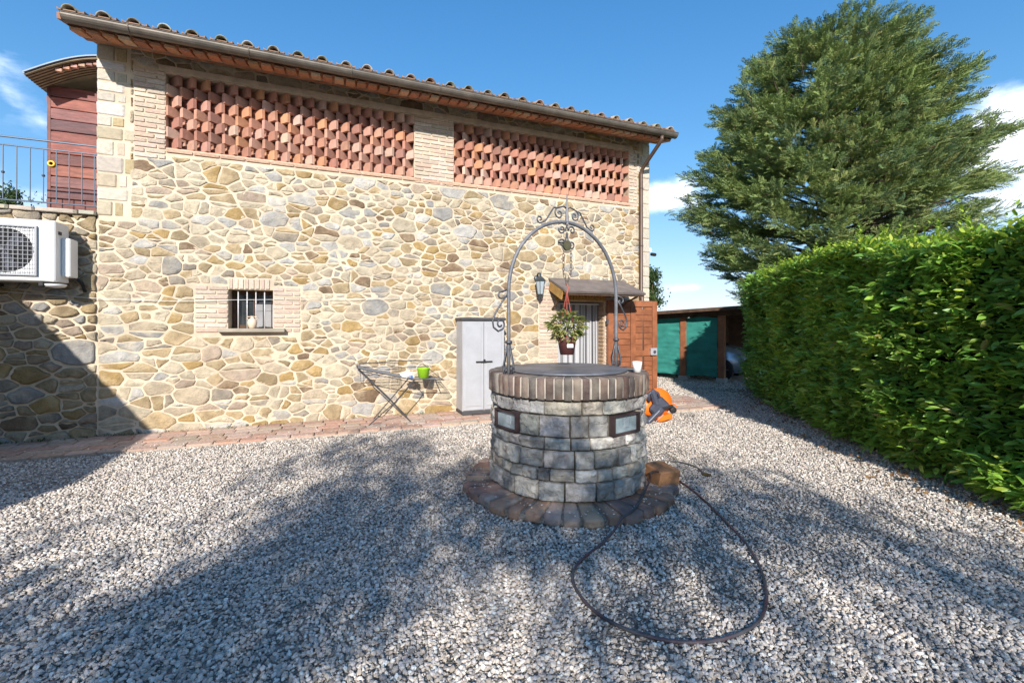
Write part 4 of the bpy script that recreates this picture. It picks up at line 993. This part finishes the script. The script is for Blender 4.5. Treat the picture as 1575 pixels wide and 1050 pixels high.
MB().lathe([(.02, -.03), (.05, -.03), (.055, 0), (.05, .03), (.02, .03)], 20).build('wheel', M_black, tool, loc=(.25, -.05, .19), rot=(PI / 2, 0, 0), smooth=True)
tb((.14, -.08, .24), (.20, .05, .045), 'grip', M_black, (0, -.2, 0), .012)
MB().tube([(-.20, -.14, .03), (-.02, -.14, .20)], .006, 5).build('trim_line', M_silver, tool); MB().tube([(-.10, -.15, .02), (.04, -.15, .14)], .005, 5).build('trim_line', M_silver, tool)
MB().tube([(.2, .05, .26), (.3, .03, .27), (.34, .0, .24), (.3, -.02, .20)], .012, 6).build('strap', M_orange, tool, smooth=True)

# ================================================================== CARPORT + CARS
R6 = random.Random(8)
cp = thing('carport', 'low open carport with red-brown posts and green shade cloth screens', 'carport', (0, 0, 0))
pA = G(1052, 583.5); pB = G(1110, 588); dirc = (pB - pA); Lp = dirc.length; dirc.normalize(); back = Vector((-dirc.y, dirc.x, 0)); back = back if back.y > 0 else -back
rz = math.atan2(dirc.y, dirc.x); pZ = pA - dirc * (Lp * 1.02)
def cz_(t): return 1.80 + .02 * t
posts = [-1.0, 0, 1.0]
roofz = lambda t: 1.82 + t * .07
def CPt(t, d, z): p = pA + dirc * (t * Lp) + back * d; return Vector((p.x, p.y, z))
for t in (-1.02, 0, 1.0, 3.2):
    p = CPt(t, 0, 0); MB().bbox((p.x, p.y, .90), (.17 if t >= 0 else .12, .17, 1.84), rot=Euler((0, 0, rz)), b=.01).build('post', M_wood if t != 3.2 else M_woodd, cp)
    p = CPt(t, 4.2, 0); MB().bbox((p.x, p.y, .9), (.14, .14, 1.84), rot=Euler((0, 0, rz)), b=.01).build('post', M_woodd, cp)
    if t in (0, 1.0):
        p = CPt(t, 0, 0); MB().bbox((p.x, p.y, .06), (.24, .24, .12), rot=Euler((0, 0, rz)), b=.01).build('post_foot', mat('concrete', (.4, .38, .35), .9, bump=.3), cp)
def slab(t0, t1, d0, d1, za, zb, th, nm, m):
    q = [CPt(t0, d0, za), CPt(t1, d0, zb), CPt(t1, d1, zb + .0), CPt(t0, d1, za)]
    MB().add(q + [v - Vector((0, 0, th)) for v in q], [(0, 1, 2, 3), (7, 6, 5, 4), (0, 4, 5, 1), (1, 5, 6, 2), (2, 6, 7, 3), (3, 7, 4, 0)]).build(nm, m, cp)
slab(-1.3, 3.4, -.45, 4.6, 1.90, 2.12, .045, 'roof', M_roofc)
slab(-1.25, 3.35, -.10, .02, 1.853, 2.073, .15, 'beam', M_woodd)
slab(-1.25, 3.35, 4.2, 4.3, 1.853, 2.073, .12, 'beam', M_woodd)
slab(-1.3, 3.4, -.47, -.452, 1.915, 2.135, .09, 'fascia', M_woodd)
bw = MB(); q = [CPt(-1.2, 4.4, 0), CPt(3.3, 4.4, 0), CPt(3.3, 4.4, 1.95), CPt(-1.2, 4.4, 1.8)]; bw.add(q, [(0, 1, 2, 3)]); bw.add([v + back * .04 for v in q], [(0, 1, 2, 3)]); bw.build('back_boards', M_woodd, cp)
for (t0, t1) in ((-.97, -.06), (.06, .90)):
    mb = MB(); NU, NV = 16, 44; vs = []
    for j in range(NV + 1):
        for i in range(NU + 1):
            u_, v_ = i / NU, j / NV
            w = .030 * noise.noise(Vector((u_ * 2 + t0 * 7, v_ * 17, 0))) + .014 * noise.noise(Vector((u_ * 5, v_ * 40, 3))) + .05 * math.sin(v_ * PI) * (.3 + .5 * u_)
            vs.append(CPt(t0 + (t1 - t0) * u_, -.03 - w, .12 + .03 * math.sin(u_ * PI) + v_ * 1.63))
    mb.add(vs, [(j * (NU + 1) + i, j * (NU + 1) + i + 1, (j + 1) * (NU + 1) + i + 1, (j + 1) * (NU + 1) + i) for j in range(NV) for i in range(NU)])
    mb.build('shade_screen', M_green, cp, smooth=True)

def make_car(label, paint, loc, rz_):
    car = thing('parked_car', label, 'car', loc, rz_)
    # body lofted along x (front at -x ... here front at +x)
    st = [(-2.1, .70, .35, .78), (-2.0, .80, .25, .92), (-1.4, .86, .2, .98), (-.4, .88, .2, .98), (.7, .88, .2, .97), (1.3, .87, .2, .93), (1.75, .82, .22, .82), (1.98, .72, .28, .70), (2.06, .6, .34, .58)]
    vs = []; k = 10
    for (x, w, zl, zh) in st:
        for (a, z) in ((-.86, zl), (-1, zl + .12), (-1.0, (zl + zh) / 2), (-.97, zh - .08), (-.86, zh), (.86, zh), (.97, zh - .08), (1.0, (zl + zh) / 2), (1, zl + .12), (.86, zl)): vs.append((x, a * w, z))
    n = len(st); fs = [(i * k + j, i * k + (j + 1) % k, (i + 1) * k + (j + 1) % k, (i + 1) * k + j) for i in range(n - 1) for j in range(k)] + [tuple(range(k)), tuple((n - 1) * k + j for j in range(k))]
    MB().add(vs, fs).build('body', paint, car, smooth=True)
    cabv = []; cs = [(-2.0, .70, .95), (-1.75, .62, 1.36), (-.9, .62, 1.46), (.0, .62, 1.45), (.55, .60, 1.32), (1.15, .74, .94)]
    for (x, w, z) in cs: cabv += [(x, -w - (.1 if z > 1 else 0), .94), (x, -w, z), (x, w, z), (x, w + (.1 if z > 1 else 0), .94)]
    MB().add(cabv, [(i * 4 + j, i * 4 + (j + 1) % 4, (i + 1) * 4 + (j + 1) % 4, (i + 1) * 4 + j) for i in range(5) for j in range(4)] + [(0, 1, 2, 3), (20, 21, 22, 23)]).build('window_band', M_glass, car)
    MB().add([(x, s_ * w * .96, z + .02) for (x, w, z) in cs[1:5] for s_ in (-1, 1)], [(0, 1, 3, 2), (2, 3, 5, 4), (4, 5, 7, 6)]).build('roof_panel', paint, car)
    for x in (-1.3, 1.32):
        for s_ in (-1, 1):
            ty = MB().lathe([(.2, -.1), (.29, -.1), (.315, -.07), (.315, .07), (.29, .1), (.2, .1)], 28).build('wheel', M_black, car, loc=(x, s_ * .80, .315), rot=(PI / 2, 0, 0), smooth=True)
            MB().lathe([(.001, .0), (.2, .0)], 24, (0, 0, -s_ * .085)).build('rim', M_fan, ty)
            for q in range(5):
                MB().box((.11 * math.cos(q * 1.2566), .11 * math.sin(q * 1.2566), -s_ * .095), (.18, .04, .02), rot=(0, 0, q * 1.2566)).build('spoke', M_rimm, ty)
    for s_ in (-1, 1): MB().lathe([(.001, .04), (.09, .03), (.12, 0)], 16, (0, 0, 0), 1.0, .7).build('headlight', M_frost, car, loc=(1.9, s_ * .58, .66), rot=(0, PI / 2, 0), smooth=True)
    MB().box((2.0, 0, .45), (.14, 1.1, .12)).build('bumper_grille', M_black, car)
    return car
t = 0
while CX + F * (CPt(t, 1.25, 0).x / CPt(t, 1.25, 0).y) < 1122: t += .01
make_car('silver-blue car parked sideways in the carport, mostly behind the green screens', M_card, CPt(t, 1.25, 0) - dirc * 1.32, rz)

# ================================================================== HEDGE
hA = Vector((5.48, 10.7, 0)); hB = Vector((4.10, 3.6, 0)); hd = (hB - hA).normalized()       # runs from far to near
hl = (hB - hA).length; hE = hA + hd * (hl + 2.6); hl += 2.6
hn = Vector((-hd.y, hd.x, 0)); hn = hn if hn.x < 0 else -hn             # outward (towards yard)
hedge = thing('laurel_hedge', 'tall dense laurel hedge with glossy leaves along the right of the yard', 'hedge', (0, 0, 0))
R7 = random.Random(13); RS = np.random.RandomState(8)
HT = 2.56; HWD = 1.5
def htop(t): return HT + .13 * noise.noise(Vector((t * .9, 2, 0))) + .10 * noise.noise(Vector((t * 3.1, 5, 0))) - .05 - .20 * max(0, min(1, (t - 4.5) / 2))
def hbulge(t, z): return .22 * noise.noise(Vector((t * .9, z * 1.1, 7))) + .17 * noise.noise(Vector((t * 2.6, z * 2.6, 1))) - .12 * max(0, (.5 - z)) - .10 * max(0, z - 2.2)
def hlat(t): return float(np.interp(t, [0, .8, 2.4, 3.6, 4.9, 6.4, 7.4, 9.4, 10.5], [-.14, -.02, .15, .24, .27, .10, -.14, -.75, -1.15]))
def hpt(t, off, z): p = hA + hd * t + hn * (off + (hlat(t - .25) + hlat(t) + hlat(t + .25)) / 3); return Vector((p.x, p.y, z))
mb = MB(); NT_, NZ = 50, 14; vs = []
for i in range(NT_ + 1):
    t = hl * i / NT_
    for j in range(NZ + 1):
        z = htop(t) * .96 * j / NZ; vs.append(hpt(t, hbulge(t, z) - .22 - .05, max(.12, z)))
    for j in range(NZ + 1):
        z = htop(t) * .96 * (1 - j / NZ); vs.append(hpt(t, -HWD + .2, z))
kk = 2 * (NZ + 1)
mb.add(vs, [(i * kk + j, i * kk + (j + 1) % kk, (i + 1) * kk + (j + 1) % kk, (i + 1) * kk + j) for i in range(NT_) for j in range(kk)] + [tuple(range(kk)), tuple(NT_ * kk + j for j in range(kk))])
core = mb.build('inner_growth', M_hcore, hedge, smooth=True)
for i in range(16):
    t = .3 + i * (hl - .5) / 16; p = hpt(t, -.32, 0); MB().tube([p, p + Vector((R7.uniform(-.1, .1), R7.uniform(-.1, .1), .6)), p + Vector((R7.uniform(-.15, .15), R7.uniform(-.15, .15), 1.6))], [.03, .025, .012], 6).build('stem', M_bark, hedge)
def leaf_rot(out, rs, droop=.25, sp=.6):
    yaw = math.atan2(-out.x, out.y) + rs.normal() * sp * 1.3; pitch = rs.uniform(-.6, 1.0) ; return (pitch, rs.normal() * .55, yaw)
def hedge_pts(n, rs, t0=0, t1=None, front=.74):
    P, Q, S_ = [], [], []
    t1 = t1 or hl
    for i in range(n):
        t = t0 + (t1 - t0) * rs.uniform()
        u_ = rs.uniform()
        if u_ < front:
            z = .06 + (htop(t) - .06) * rs.uniform() ** .95; dpt = abs(rs.normal()) * .12
            p = hpt(t, hbulge(t, z) - dpt + .03 + .10 * (noise.noise(Vector((t * 4, z * 4, 11))) > .1) * noise.noise(Vector((t * 4, z * 4, 11))), z); out = hn + Vector((0, 0, .15))
        elif u_ < .96:
            off = -HWD * rs.uniform(); p = hpt(t, off + .02, htop(t) - abs(rs.normal()) * .05 + .03); out = Vector((rs.normal(), rs.normal(), 0)).normalized()
        else:
            z = htop(t) * rs.uniform(); p = hpt(-.02 - abs(rs.normal()) * .03, -HWD * rs.uniform() + .05, z); out = -hd
        P.append(p); Q.append(leaf_rot(out, rs)); S_.append(rs.uniform(.55, 1.3))
    return P, Q, S_
lv = [leafmesh(.12, .043, .3, .15), leafmesh(.10, .038, .2, .3), leafmesh(.135, .046, .35, .05), leafmesh(.085, .034, .25, .2)]
P, Q, S_ = hedge_pts(56000, RS); scatter('foliage', P, Q, S_, lv, M_laurel, hedge)
P2, Q2, S2 = [], [], []
# fresh yellow-green growth on top and in tufts on the face
P, Q, S_ = [], [], []
for i in range(17000):
    t = hl * RS.uniform(); 
    if RS.uniform() < .66:
        off = -HWD * RS.uniform() ** 1.3 + .05; z = htop(t) + RS.uniform(-.12, .10); p = hpt(t, off, z)
    else:
        z = htop(t) - abs(RS.normal()) * .5; p = hpt(t, hbulge(t, z) + .05 - abs(RS.normal()) * .05, z)
    P.append(p); out = Vector((RS.normal(), RS.normal(), 0)).normalized(); Q.append((RS.uniform(.0, 1.2), RS.normal() * .4, math.atan2(-out.x, out.y))); S_.append(RS.uniform(.6, 1.05))
for i in range(650):      # tufts
    t = hl * RS.uniform(); z = .15 + (htop(t) - .2) * RS.uniform(); c = hpt(t, hbulge(t, z) + .07, z)
    if noise.noise(Vector((t * 1.7, z * 1.7, 4))) < -.05: continue
    for k in range(RS.randint(5, 10)):
        P.append(c + Vector(RS.normal(size=3) * .035)); o_ = (hn + Vector(RS.normal(size=3)) * .8); Q.append((RS.uniform(-.2, .9), RS.normal() * .4, math.atan2(-o_.x, o_.y))); S_.append(RS.uniform(.6, 1.1))
for i in range(620):      # leafy sprigs standing out of the face
    t = hl * RS.uniform(); z = .12 + (htop(t) - .25) * RS.uniform() ** .8; b0 = hpt(t, hbulge(t, z) - .02, z)
    dr = (hn * RS.uniform(.5, 1.2) + hd * RS.normal() * .6 + Vector((0, 0, RS.uniform(-.1, 1.1)))).normalized(); L_ = RS.uniform(.12, .34)
    for k in range(int(L_ / .022)):
        c = b0 + dr * (k * .022); o_ = dr + Vector(RS.normal(size=3)) * .7; P2.append(c); Q2.append((RS.uniform(-.3, .8), RS.normal() * .4, math.atan2(-o_.x, o_.y))); S2.append(RS.uniform(.6, 1.0))
for i in range(260):      # shoots poking out of the top
    t = hl * RS.uniform() ** .8; off = -HWD * RS.uniform(); h = RS.uniform(.08, .40) * (1.5 if t > hl - 4.3 and RS.uniform() < .4 else 1)
    b0 = hpt(t, off, htop(t)); lean = Vector((RS.normal() * .06, RS.normal() * .06, 0))
    for k in range(int(h / .022)):
        zz = k * .022; a = k * 2.4; P.append(b0 + lean * (zz / .3) + Vector((0, 0, zz))); Q.append((RS.uniform(.4, 1.0), 0, a)); S_.append(.55 + .4 * (1 - zz / (h + .01)))
scatter('sprigs', P2, Q2, S2, [v.copy() for v in lv], mat('laurel_sprig', wt=(.38, .56, .06), wts=1.5, rough=.4, src=[(.18, .36, .04), (.26, .46, .05), (.34, .54, .06), (.14, .28, .035)], var=.15, bump=0, trans=.32, spec=.55), hedge)
scatter('new_growth', P, Q, S_, [leafmesh(.10, .036, .3, .1), leafmesh(.085, .034, .2, .2)], M_laureln, hedge)
# the nearest leaves one by one
lm = []
for v in lv[:3]:
    w = v.copy(); w.materials.clear(); w.materials.append(M_laurel); lm.append(w)
P, Q, S_ = hedge_pts(1400, np.random.RandomState(77), hl - 4.6, hl - 2.3, front=1.0)
near = sorted(zip(P, Q, S_), key=lambda q: (q[0] - Vector((0, 0, HC))).length)[:300]
for i, (p, q, s_) in enumerate(near): obj('leaf', lm[i % 3], None, hedge, p + hn * .05, q, None, (s_ * 1.1,) * 3)
# dry leaves under the hedge
P, Q, S_ = [], [], []
for i in range(420):
    t = hl * RS.uniform(); p = hpt(t, .02 + abs(RS.normal()) * .28, .02); P.append(p); Q.append((RS.normal() * .3, RS.normal() * .3, RS.uniform(0, 6.3))); S_.append(RS.uniform(.4, .8))
for i in range(46):
    P.append(Vector((RS.uniform(-4, 3.8), RS.uniform(2.1, 6.2), .02))); Q.append((RS.normal() * .3, RS.normal() * .3, RS.uniform(0, 6.3))); S_.append(RS.uniform(.25, .5))
for i in range(40):
    p = HW(RS.uniform(-1.2, 9), RS.uniform(.02, .2), .04); P.append(p); Q.append((RS.normal() * .3, RS.normal() * .3, RS.uniform(0, 6.3))); S_.append(RS.uniform(.25, .5))
o = scatter('fallen_leaves', P, Q, S_, [leafmesh(.09, .04, .4, -.3)], M_dry); tag(o, 'dry brown leaves scattered on the gravel, most along the foot of the hedge', 'leaves')

# ================================================================== CEDAR
def spray_mesh(R, n=22, L=.42, W=.16):
    # a flat feathery branchlet built from many thin needle clumps
    mb = MB()
    for i in range(n):
        t = (i + .5) / n; side = (-1) ** i; y = L * t; wid = W * math.sin(PI * min(1, .15 + .8 * t)) * R.uniform(.6, 1.1)
        a = R.uniform(.5, 1.1) * side; l = wid; z = R.uniform(-.02, .03)
        p0 = Vector((0, y, 0)); p1 = Vector((math.sin(a) * l, y + math.cos(a) * l, z + .02)); d = (p1 - p0).normalized(); pr = Vector((d.y, -d.x, 0)) * R.uniform(.010, .017)
        m_ = p0.lerp(p1, .55)
        up = Vector((0, 0, .014))
        mb.add([p0, m_ + pr, p1, m_ - pr, m_ + up], [(0, 1, 4), (1, 2, 4), (2, 3, 4), (3, 0, 4)])
    mb.add([(-.006, 0, 0), (.006, 0, 0), (0, L, .01)], [(0, 1, 2)])
    return mb.mesh('spray')
R8 = random.Random(31)
sprays = [spray_mesh(R8) for _ in range(4)]
TCY = 15.0
tb0 = P3(1310, 500, TCY); tree_c = Vector((tb0.x - .38, TCY, 0))
cedar = thing('cedar_tree', 'big bushy blue-green cedar rising behind the hedge', 'tree', (tree_c.x, tree_c.y, 0))
HTc = P3(1300, 42, TCY).z
lean = Vector((-.25, 0, 0))
tr = [Vector((0, 0, -.2)), Vector((.05, 0, 1.5)), Vector((0, .1, 4)), Vector((-.1, 0, 7)), Vector((-.2, 0, 9.5)), Vector((-.25, 0, HTc - .6))]
MB().tube(smooth_path(tr, 5), [max(.03, .30 - .27 * i / 25) for i in range(26)], 12).build('trunk', M_bark, cedar, smooth=True)
RS = np.random.RandomState(17)
P, Q, S_ = [], [], []
def crown_r(h, az):      # horizontal reach of the crown at height h
    t = h / HTc
    base = np.interp(t, [0, .12, .25, .4, .55, .7, .82, .92, 1.0], [2.2, 3.0, 3.9, 4.8, 5.2, 4.7, 4.0, 3.0, 1.3])
    return float(max(.25, base * (1 + .20 * noise.noise(Vector((math.cos(az) * 1.6, math.sin(az) * 1.6, h * .55))))))
def crown_env(z, az):
    r_ = np.interp(z, [0, 2, 3.1, 4.4, 5.6, 6.6, 8.2, 9.4, 10.3, 11.3, 11.8], [2.1, 2.6, 3.1, 4.0, 4.4, 4.3, 3.7, 3.0, 2.4, 1.5, .2]) * (1 if math.sin(az) > 0 else 1 + .30 * math.sin(az))
    return float(r_ * (1 + .24 * noise.noise(Vector((math.cos(az) * 2.4, math.sin(az) * 2.4, z * 1.1)))))
nb = 0
branches = []
for i in range(360):
    h0 = HTc * (.10 + .88 * ((i + R8.random()) / 360) ** .92); az = i * 2.39996 + R8.uniform(-.25, .25)
    if math.sin(az) > .75 and R8.random() < .6: continue        # fewer at the unseen back
    reach = crown_r(h0, az) * R8.uniform(.72, 1.08)
    rise = R8.uniform(.15, .42) * reach * (1.0 if h0 < HTc * .8 else 1.3) ; zs = h0 - rise * .55
    tx = -.2 * h0 / HTc
    pts_ = []
    for k in range(9):
        t = k / 8; r = reach * t; z = zs + rise * t - .10 * reach * math.sin(PI * t) * (1 if h0 < HTc * .4 else .2) + .22 * reach * max(0, t - .7)
        pts_.append(Vector((tx + r * math.cos(az + .1 * t), r * math.sin(az + .1 * t), z)))
    branches.append((pts_, reach))
bm_ = MB(); nbr = 0
for pts_, reach in branches:
    inside = [p for i, p in enumerate(pts_) if i < 2 or math.hypot(p.x, p.y) < crown_env(p.z, math.atan2(p.y, p.x)) * .92]
    rb = [max(.006, .05 * (reach / 5) * (1 - k / 8.5)) for k in range(len(inside))]
    if nbr < 120: MB().tube(inside, rb, 5).build('branch', M_bark, cedar); nbr += 1
    else: bm_.tube(inside, rb, 4)
    # pads of foliage: clumps of sprays strung along the outer part of each branch
    npad = int(2 + reach * 2.9)
    for j in range(npad):
        t = .35 + .65 * (j + R8.random()) / npad; f = t * 8; k = min(7, int(f)); b = pts_[k].lerp(pts_[k + 1], f - k)
        d = (pts_[k + 1] - pts_[k]).normalized(); side = Vector((-d.y, d.x, 0)) * (1 if j % 2 else -1)
        pc_ = b + side * R8.uniform(0, .16) * reach * (1.2 - t) + Vector((0, 0, R8.uniform(-.05, .12)))
        az_ = math.atan2(pc_.y, pc_.x + .2 * pc_.z / HTc)
        if math.hypot(pc_.x + .1, pc_.y) > crown_env(pc_.z, az_): continue
        if noise.noise(Vector((pc_.x * .75, pc_.y * .75, pc_.z * 1.1))) < -.16 and R8.random() < .85: continue
        pr_ = R8.uniform(.20, .42)
        if math.hypot(pc_.x, pc_.y) > .35 * pr_: bm_.tube([b, pc_], [.014, .006], 4)
        for q in range(int(30 * (pr_ / .34) ** 1.6)):
            v = Vector((R8.gauss(0, 1), R8.gauss(0, 1), R8.gauss(0, 1) * .55)).normalized() * R8.random() ** .45
            dh = Vector((d.x, d.y, 0)).normalized(); sh = Vector((-dh.y, dh.x, 0)); al = v.x * 1.9; wd = .85 * (1 - .35 * max(0, al / 1.9))
            c = pc_ + dh * (al * pr_) + sh * (v.y * pr_ * wd) + Vector((0, 0, v.z * pr_ * .34 + .16 * al * pr_))
            o2 = (dh * 1.2 + sh * v.y * .8 + Vector((R8.gauss(0, .3), R8.gauss(0, .3), 0)))
            P.append(c); Q.append((max(-.5, min(1.1, .28 + v.z * .5 + R8.gauss(0, .25))), R8.gauss(0, .5), math.atan2(-o2.x, o2.y))); S_.append(R8.uniform(.5, .95))
for i in range(90):      # upswept leader shoots that break the outline
    az = R8.uniform(0, 6.283); z0_ = R8.uniform(3, 11.2); rr = crown_env(z0_, az) * R8.uniform(.75, .98)
    b0 = Vector((rr * math.cos(az) - .1, rr * math.sin(az), z0_)); dr = Vector((math.cos(az) * .8 + .25, math.sin(az) * .8, R8.uniform(.5, 1.6) if z0_ > 6 else R8.uniform(-.1, .4))).normalized(); L_ = R8.uniform(.5, 1.15)
    bm_.tube([b0 - dr * .3, b0 + dr * L_], [.012, .004], 4)
    for q in range(int(L_ * 42)):
        t = R8.random(); c = b0 + dr * (L_ * t); w_ = .14 * (1 - t) + .02; c += Vector((R8.gauss(0, w_), R8.gauss(0, w_), R8.gauss(0, w_)))
        o2 = dr + Vector((R8.gauss(0, .5), R8.gauss(0, .5), 0)); P.append(c); Q.append((math.asin(dr.z) * .7 + R8.gauss(0, .3), R8.gauss(0, .5), math.atan2(-o2.x, o2.y))); S_.append(R8.uniform(.4, .7))
o = bm_.build('small_branches', M_bark, cedar); o['kind'] = 'stuff'
scatter('crown', P, Q, S_, sprays, M_cedar, cedar)

# ================================================================== broadleaf trees (one behind the house corner, shade trees behind the camera)
def clump_mesh(R, n=26, rad=.28, L=.11, W=.06):
    mb = MB()
    for i in range(n):
        c = Vector((R.gauss(0, 1), R.gauss(0, 1), R.gauss(0, .8))) * rad * .5; e = Euler((R.uniform(-1, 1), R.uniform(-1, 1), R.uniform(0, 6.3))).to_matrix()
        v = [e @ Vector(q) + c for q in ((0, -L / 2, 0), (W / 2, 0, .012), (0, L / 2, 0), (-W / 2, 0, .012))]
        mb.add(v, [(0, 1, 2, 3)])
    return mb.mesh('clump')
clumps = [clump_mesh(R8) for _ in range(4)]
def broad_tree(name, label, loc, h, trunk_h, cr, n, seed, group=None, flat=.55, sc=1.0, nsub=26, cx=0):
    R = random.Random(seed); t = thing(name, label, 'tree', loc, 0, group)
    MB().tube([(0, 0, -.1), (.05, .02, trunk_h * .5), (.0, 0, trunk_h), (cx * .3, .05, trunk_h + (h - trunk_h) * .5)], [.2 * h / 8, .16 * h / 8, .13 * h / 8, .05], 10).build('trunk', M_bark, t, smooth=True)
    cz = (trunk_h + h) / 2 + .2; rz_ = (h - trunk_h) / 2
    P, Q, S_ = [], [], []; subs = []
    for i in range(nsub):
        while True:
            d = Vector((R.uniform(-1, 1), R.uniform(-1, 1), R.uniform(-1, 1)))
            if .35 < d.length < 1: break
        subs.append(Vector((cx + d.x * cr * .85, d.y * cr * .7, cz + d.z * rz_ * .85)))
    for i, c in enumerate(subs):
        if i < 14: MB().tube([(0, 0, trunk_h * R.uniform(.7, 1.1)), ((c.x) * .5, c.y * .5, (c.z + trunk_h) / 2 - .1), tuple(c)], [.06, .04, .015], 6).build('branch', M_bark, t)
        rr = cr * R.uniform(.16, .30)
        for k in range(int(n / nsub)):
            d = Vector((R.gauss(0, 1), R.gauss(0, 1), R.gauss(0, 1))).normalized() * R.random() ** .4
            p = c + Vector((d.x * rr, d.y * rr, d.z * rr * flat)); P.append(p); Q.append((R.uniform(-1, 1), R.uniform(-1, 1), R.uniform(0, 6.3))); S_.append(R.uniform(.7, 1.2) * sc)
    scatter('crown', P, Q, S_, clumps, M_leaf, t)
    return t
pt_ = P3(1003, 500, 17.0)
broad_tree('broadleaf_tree', 'slender dark leafy tree just showing past the right corner of the house', (pt_.x - .25, 17.0, 0), 3.75, .9, .62, 420, 3, sc=.8)
broad_tree('shade_tree', 'tallest leafy shade tree, standing on the gravel right behind the viewer', (-.3, -9, 0), 7.1, 1.6, 4.3, 1250, 5, 'shade trees behind the viewer', sc=1.0, nsub=44)
broad_tree('shade_tree', 'lower leafy shade tree nearest the hedge, behind the viewer', (3.2, -7.5, 0), 5.0, 1.3, 2.2, 480, 9, 'shade trees behind the viewer', sc=.9, nsub=30)
broad_tree('shade_tree', 'lower leafy shade tree nearest the unseen shade wing, behind the viewer', (-5.2, -8.5, 0), 5.1, 1.2, 2.7, 900, 15, 'shade trees behind the viewer', sc=1.0, nsub=34)

# weeds at the foot of the wall
wd = []
for i in range(60):
    p = HW(float(RS.choice([RS.uniform(-1.1, 1.0), RS.uniform(1, 9)])), .05 + abs(RS.normal()) * .03, .03)
    for k in range(9): wd.append((p + Vector((RS.normal() * .02, RS.normal() * .02, 0)), (RS.uniform(.5, 1.3), 0, RS.uniform(0, 6.3)), RS.uniform(.25, .6)))
o = scatter('weeds', [w[0] for w in wd], [w[1] for w in wd], [w[2] for w in wd], [leafmesh(.10, .014, .2, .3)], M_leaf); tag(o, 'small green weeds growing along the foot of the stone wall', 'weeds')
# small plant on the terrace behind the railing
pl = thing('terrace_shrub', 'small green shrub growing behind the terrace railing beside the plank cabin', 'shrub', HW(-1.12, -.5, TZ - .1), 0)
MB().tube([(0, 0, 0), (.02, 0, .2), (0, .02, .35)], .012, 6).build('stem', M_bark, pl)
RS = np.random.RandomState(2); P = [Vector(RS.normal(size=3) * (.07, .07, .08)) + Vector((.0, 0, .26)) for _ in range(40)]
scatter('foliage', P, [tuple(RS.uniform(-1, 1, 3) * 2) for _ in P], [.35] * len(P), clumps, M_leaf, pl)

# ================================================================== GRAVEL
def pebble(R, k):
    bm = bmesh.new(); bmesh.ops.create_icosphere(bm, subdivisions=1, radius=.5)
    sx, sy, sz = 1.0, R.uniform(.62, .95), R.uniform(.42, .7)
    for v in bm.verts:
        j = 1 + R.uniform(-.22, .22); v.co = Vector((v.co.x * sx * j, v.co.y * sy * j, v.co.z * sz * j))
    me = bpy.data.meshes.new('pebble'); bm.to_mesh(me); bm.free()
    return me
peb = [pebble(R8, i) for i in range(8)]
RS = np.random.RandomState(99)
def band(y0, y1, dens, smin, smax):
    P = []
    area = (1.22 * (y0 + y1) + 1.2) * (y1 - y0) ; n = int(area * dens)
    Y = RS.uniform(y0, y1, n); X = RS.uniform(-1, 1, n) * (1.22 * Y + .6)
    return X, Y, RS.uniform(0, 1, n) ** 1.8 * (smax - smin) + smin
Xs, Ys, Ss = [], [], []
for a in ((1.3, 2.6, 6500, .008, .034), (2.6, 4.0, 5200, .009, .033), (4.0, 6.2, 3200, .011, .031), (6.2, 9.5, 1700, .014, .032), (9.5, 14, 700, .022, .04)):
    x, y, s_ = band(*a); Xs.append(x); Ys.append(y); Ss.append(s_)
X = np.concatenate(Xs); Y = np.concatenate(Ys); S_ = np.concatenate(Ss)
dist = 7.8045 + (X * U.y - Y * U.x)       # distance out of the wall plane (n)
sw = (X - ORG.x) * U.x + (Y - ORG.y) * U.y
ok = (dist > .0) | (sw > WL + .3)
lim = np.where(sw > 5.45, 1.41, np.where(sw < -1.25, 0, .99)) + RS.normal(size=len(X)) * .03
ok &= (dist > lim) | (sw > 9.9)
ok &= ((X - WC.x) ** 2 + (Y - WC.y) ** 2) > 1.0 ** 2
hoff = (X - hA.x) * hn.x + (Y - hA.y) * hn.y
ht_ = (X - hA.x) * hd.x + (Y - hA.y) * hd.y
ok &= hoff > -.5 + np.interp(ht_, [0, 4.9, 6.4, 9.4, 10.5], [0, .2, .1, -.75, -1.15])
ok &= (X > -7.5)
thin = np.array([noise.noise(Vector((float(a) * .55, float(b) * .8, 3))) for a, b in zip(X, Y)])
ok &= ~((thin > .28) & (RS.uniform(size=len(X)) < .45))
X, Y, S_ = X[ok], Y[ok], S_[ok]
Z = np.array([gz(float(a), float(b)) for a, b in zip(X, Y)]) + RS.uniform(0, .010, len(X)) + S_ * .12
RT = np.stack([RS.normal(size=len(X)) * .45, RS.normal(size=len(X)) * .45, RS.uniform(0, 6.3, len(X))], 1)
o = scatter('gravel', np.stack([X, Y, Z], 1), RT, S_, peb, M_gravel); tag(o, 'loose pale grey crushed gravel covering the yard', 'gravel')
# stray gravel on the paving and the well foot
n = 500; X = RS.uniform(0, 1, n)
pp = [HW(-1.2 + 11 * float(a), 1.0 - abs(float(RS.normal())) * .22, .036) for a in X[:330]] + [WC + Vector(((.80 + .2 * RS.uniform()) * math.cos(a), (.80 + .2 * RS.uniform()) * math.sin(a), .075)) for a in RS.uniform(0, 6.28, 170)]
o = scatter('stray_gravel', [tuple(p) for p in pp], [(0, 0, float(a)) for a in RS.uniform(0, 6, len(pp))], RS.uniform(.010, .024, len(pp)), peb, M_gravel); tag(o, 'small stones strayed onto the brick paving and well foot', 'gravel')
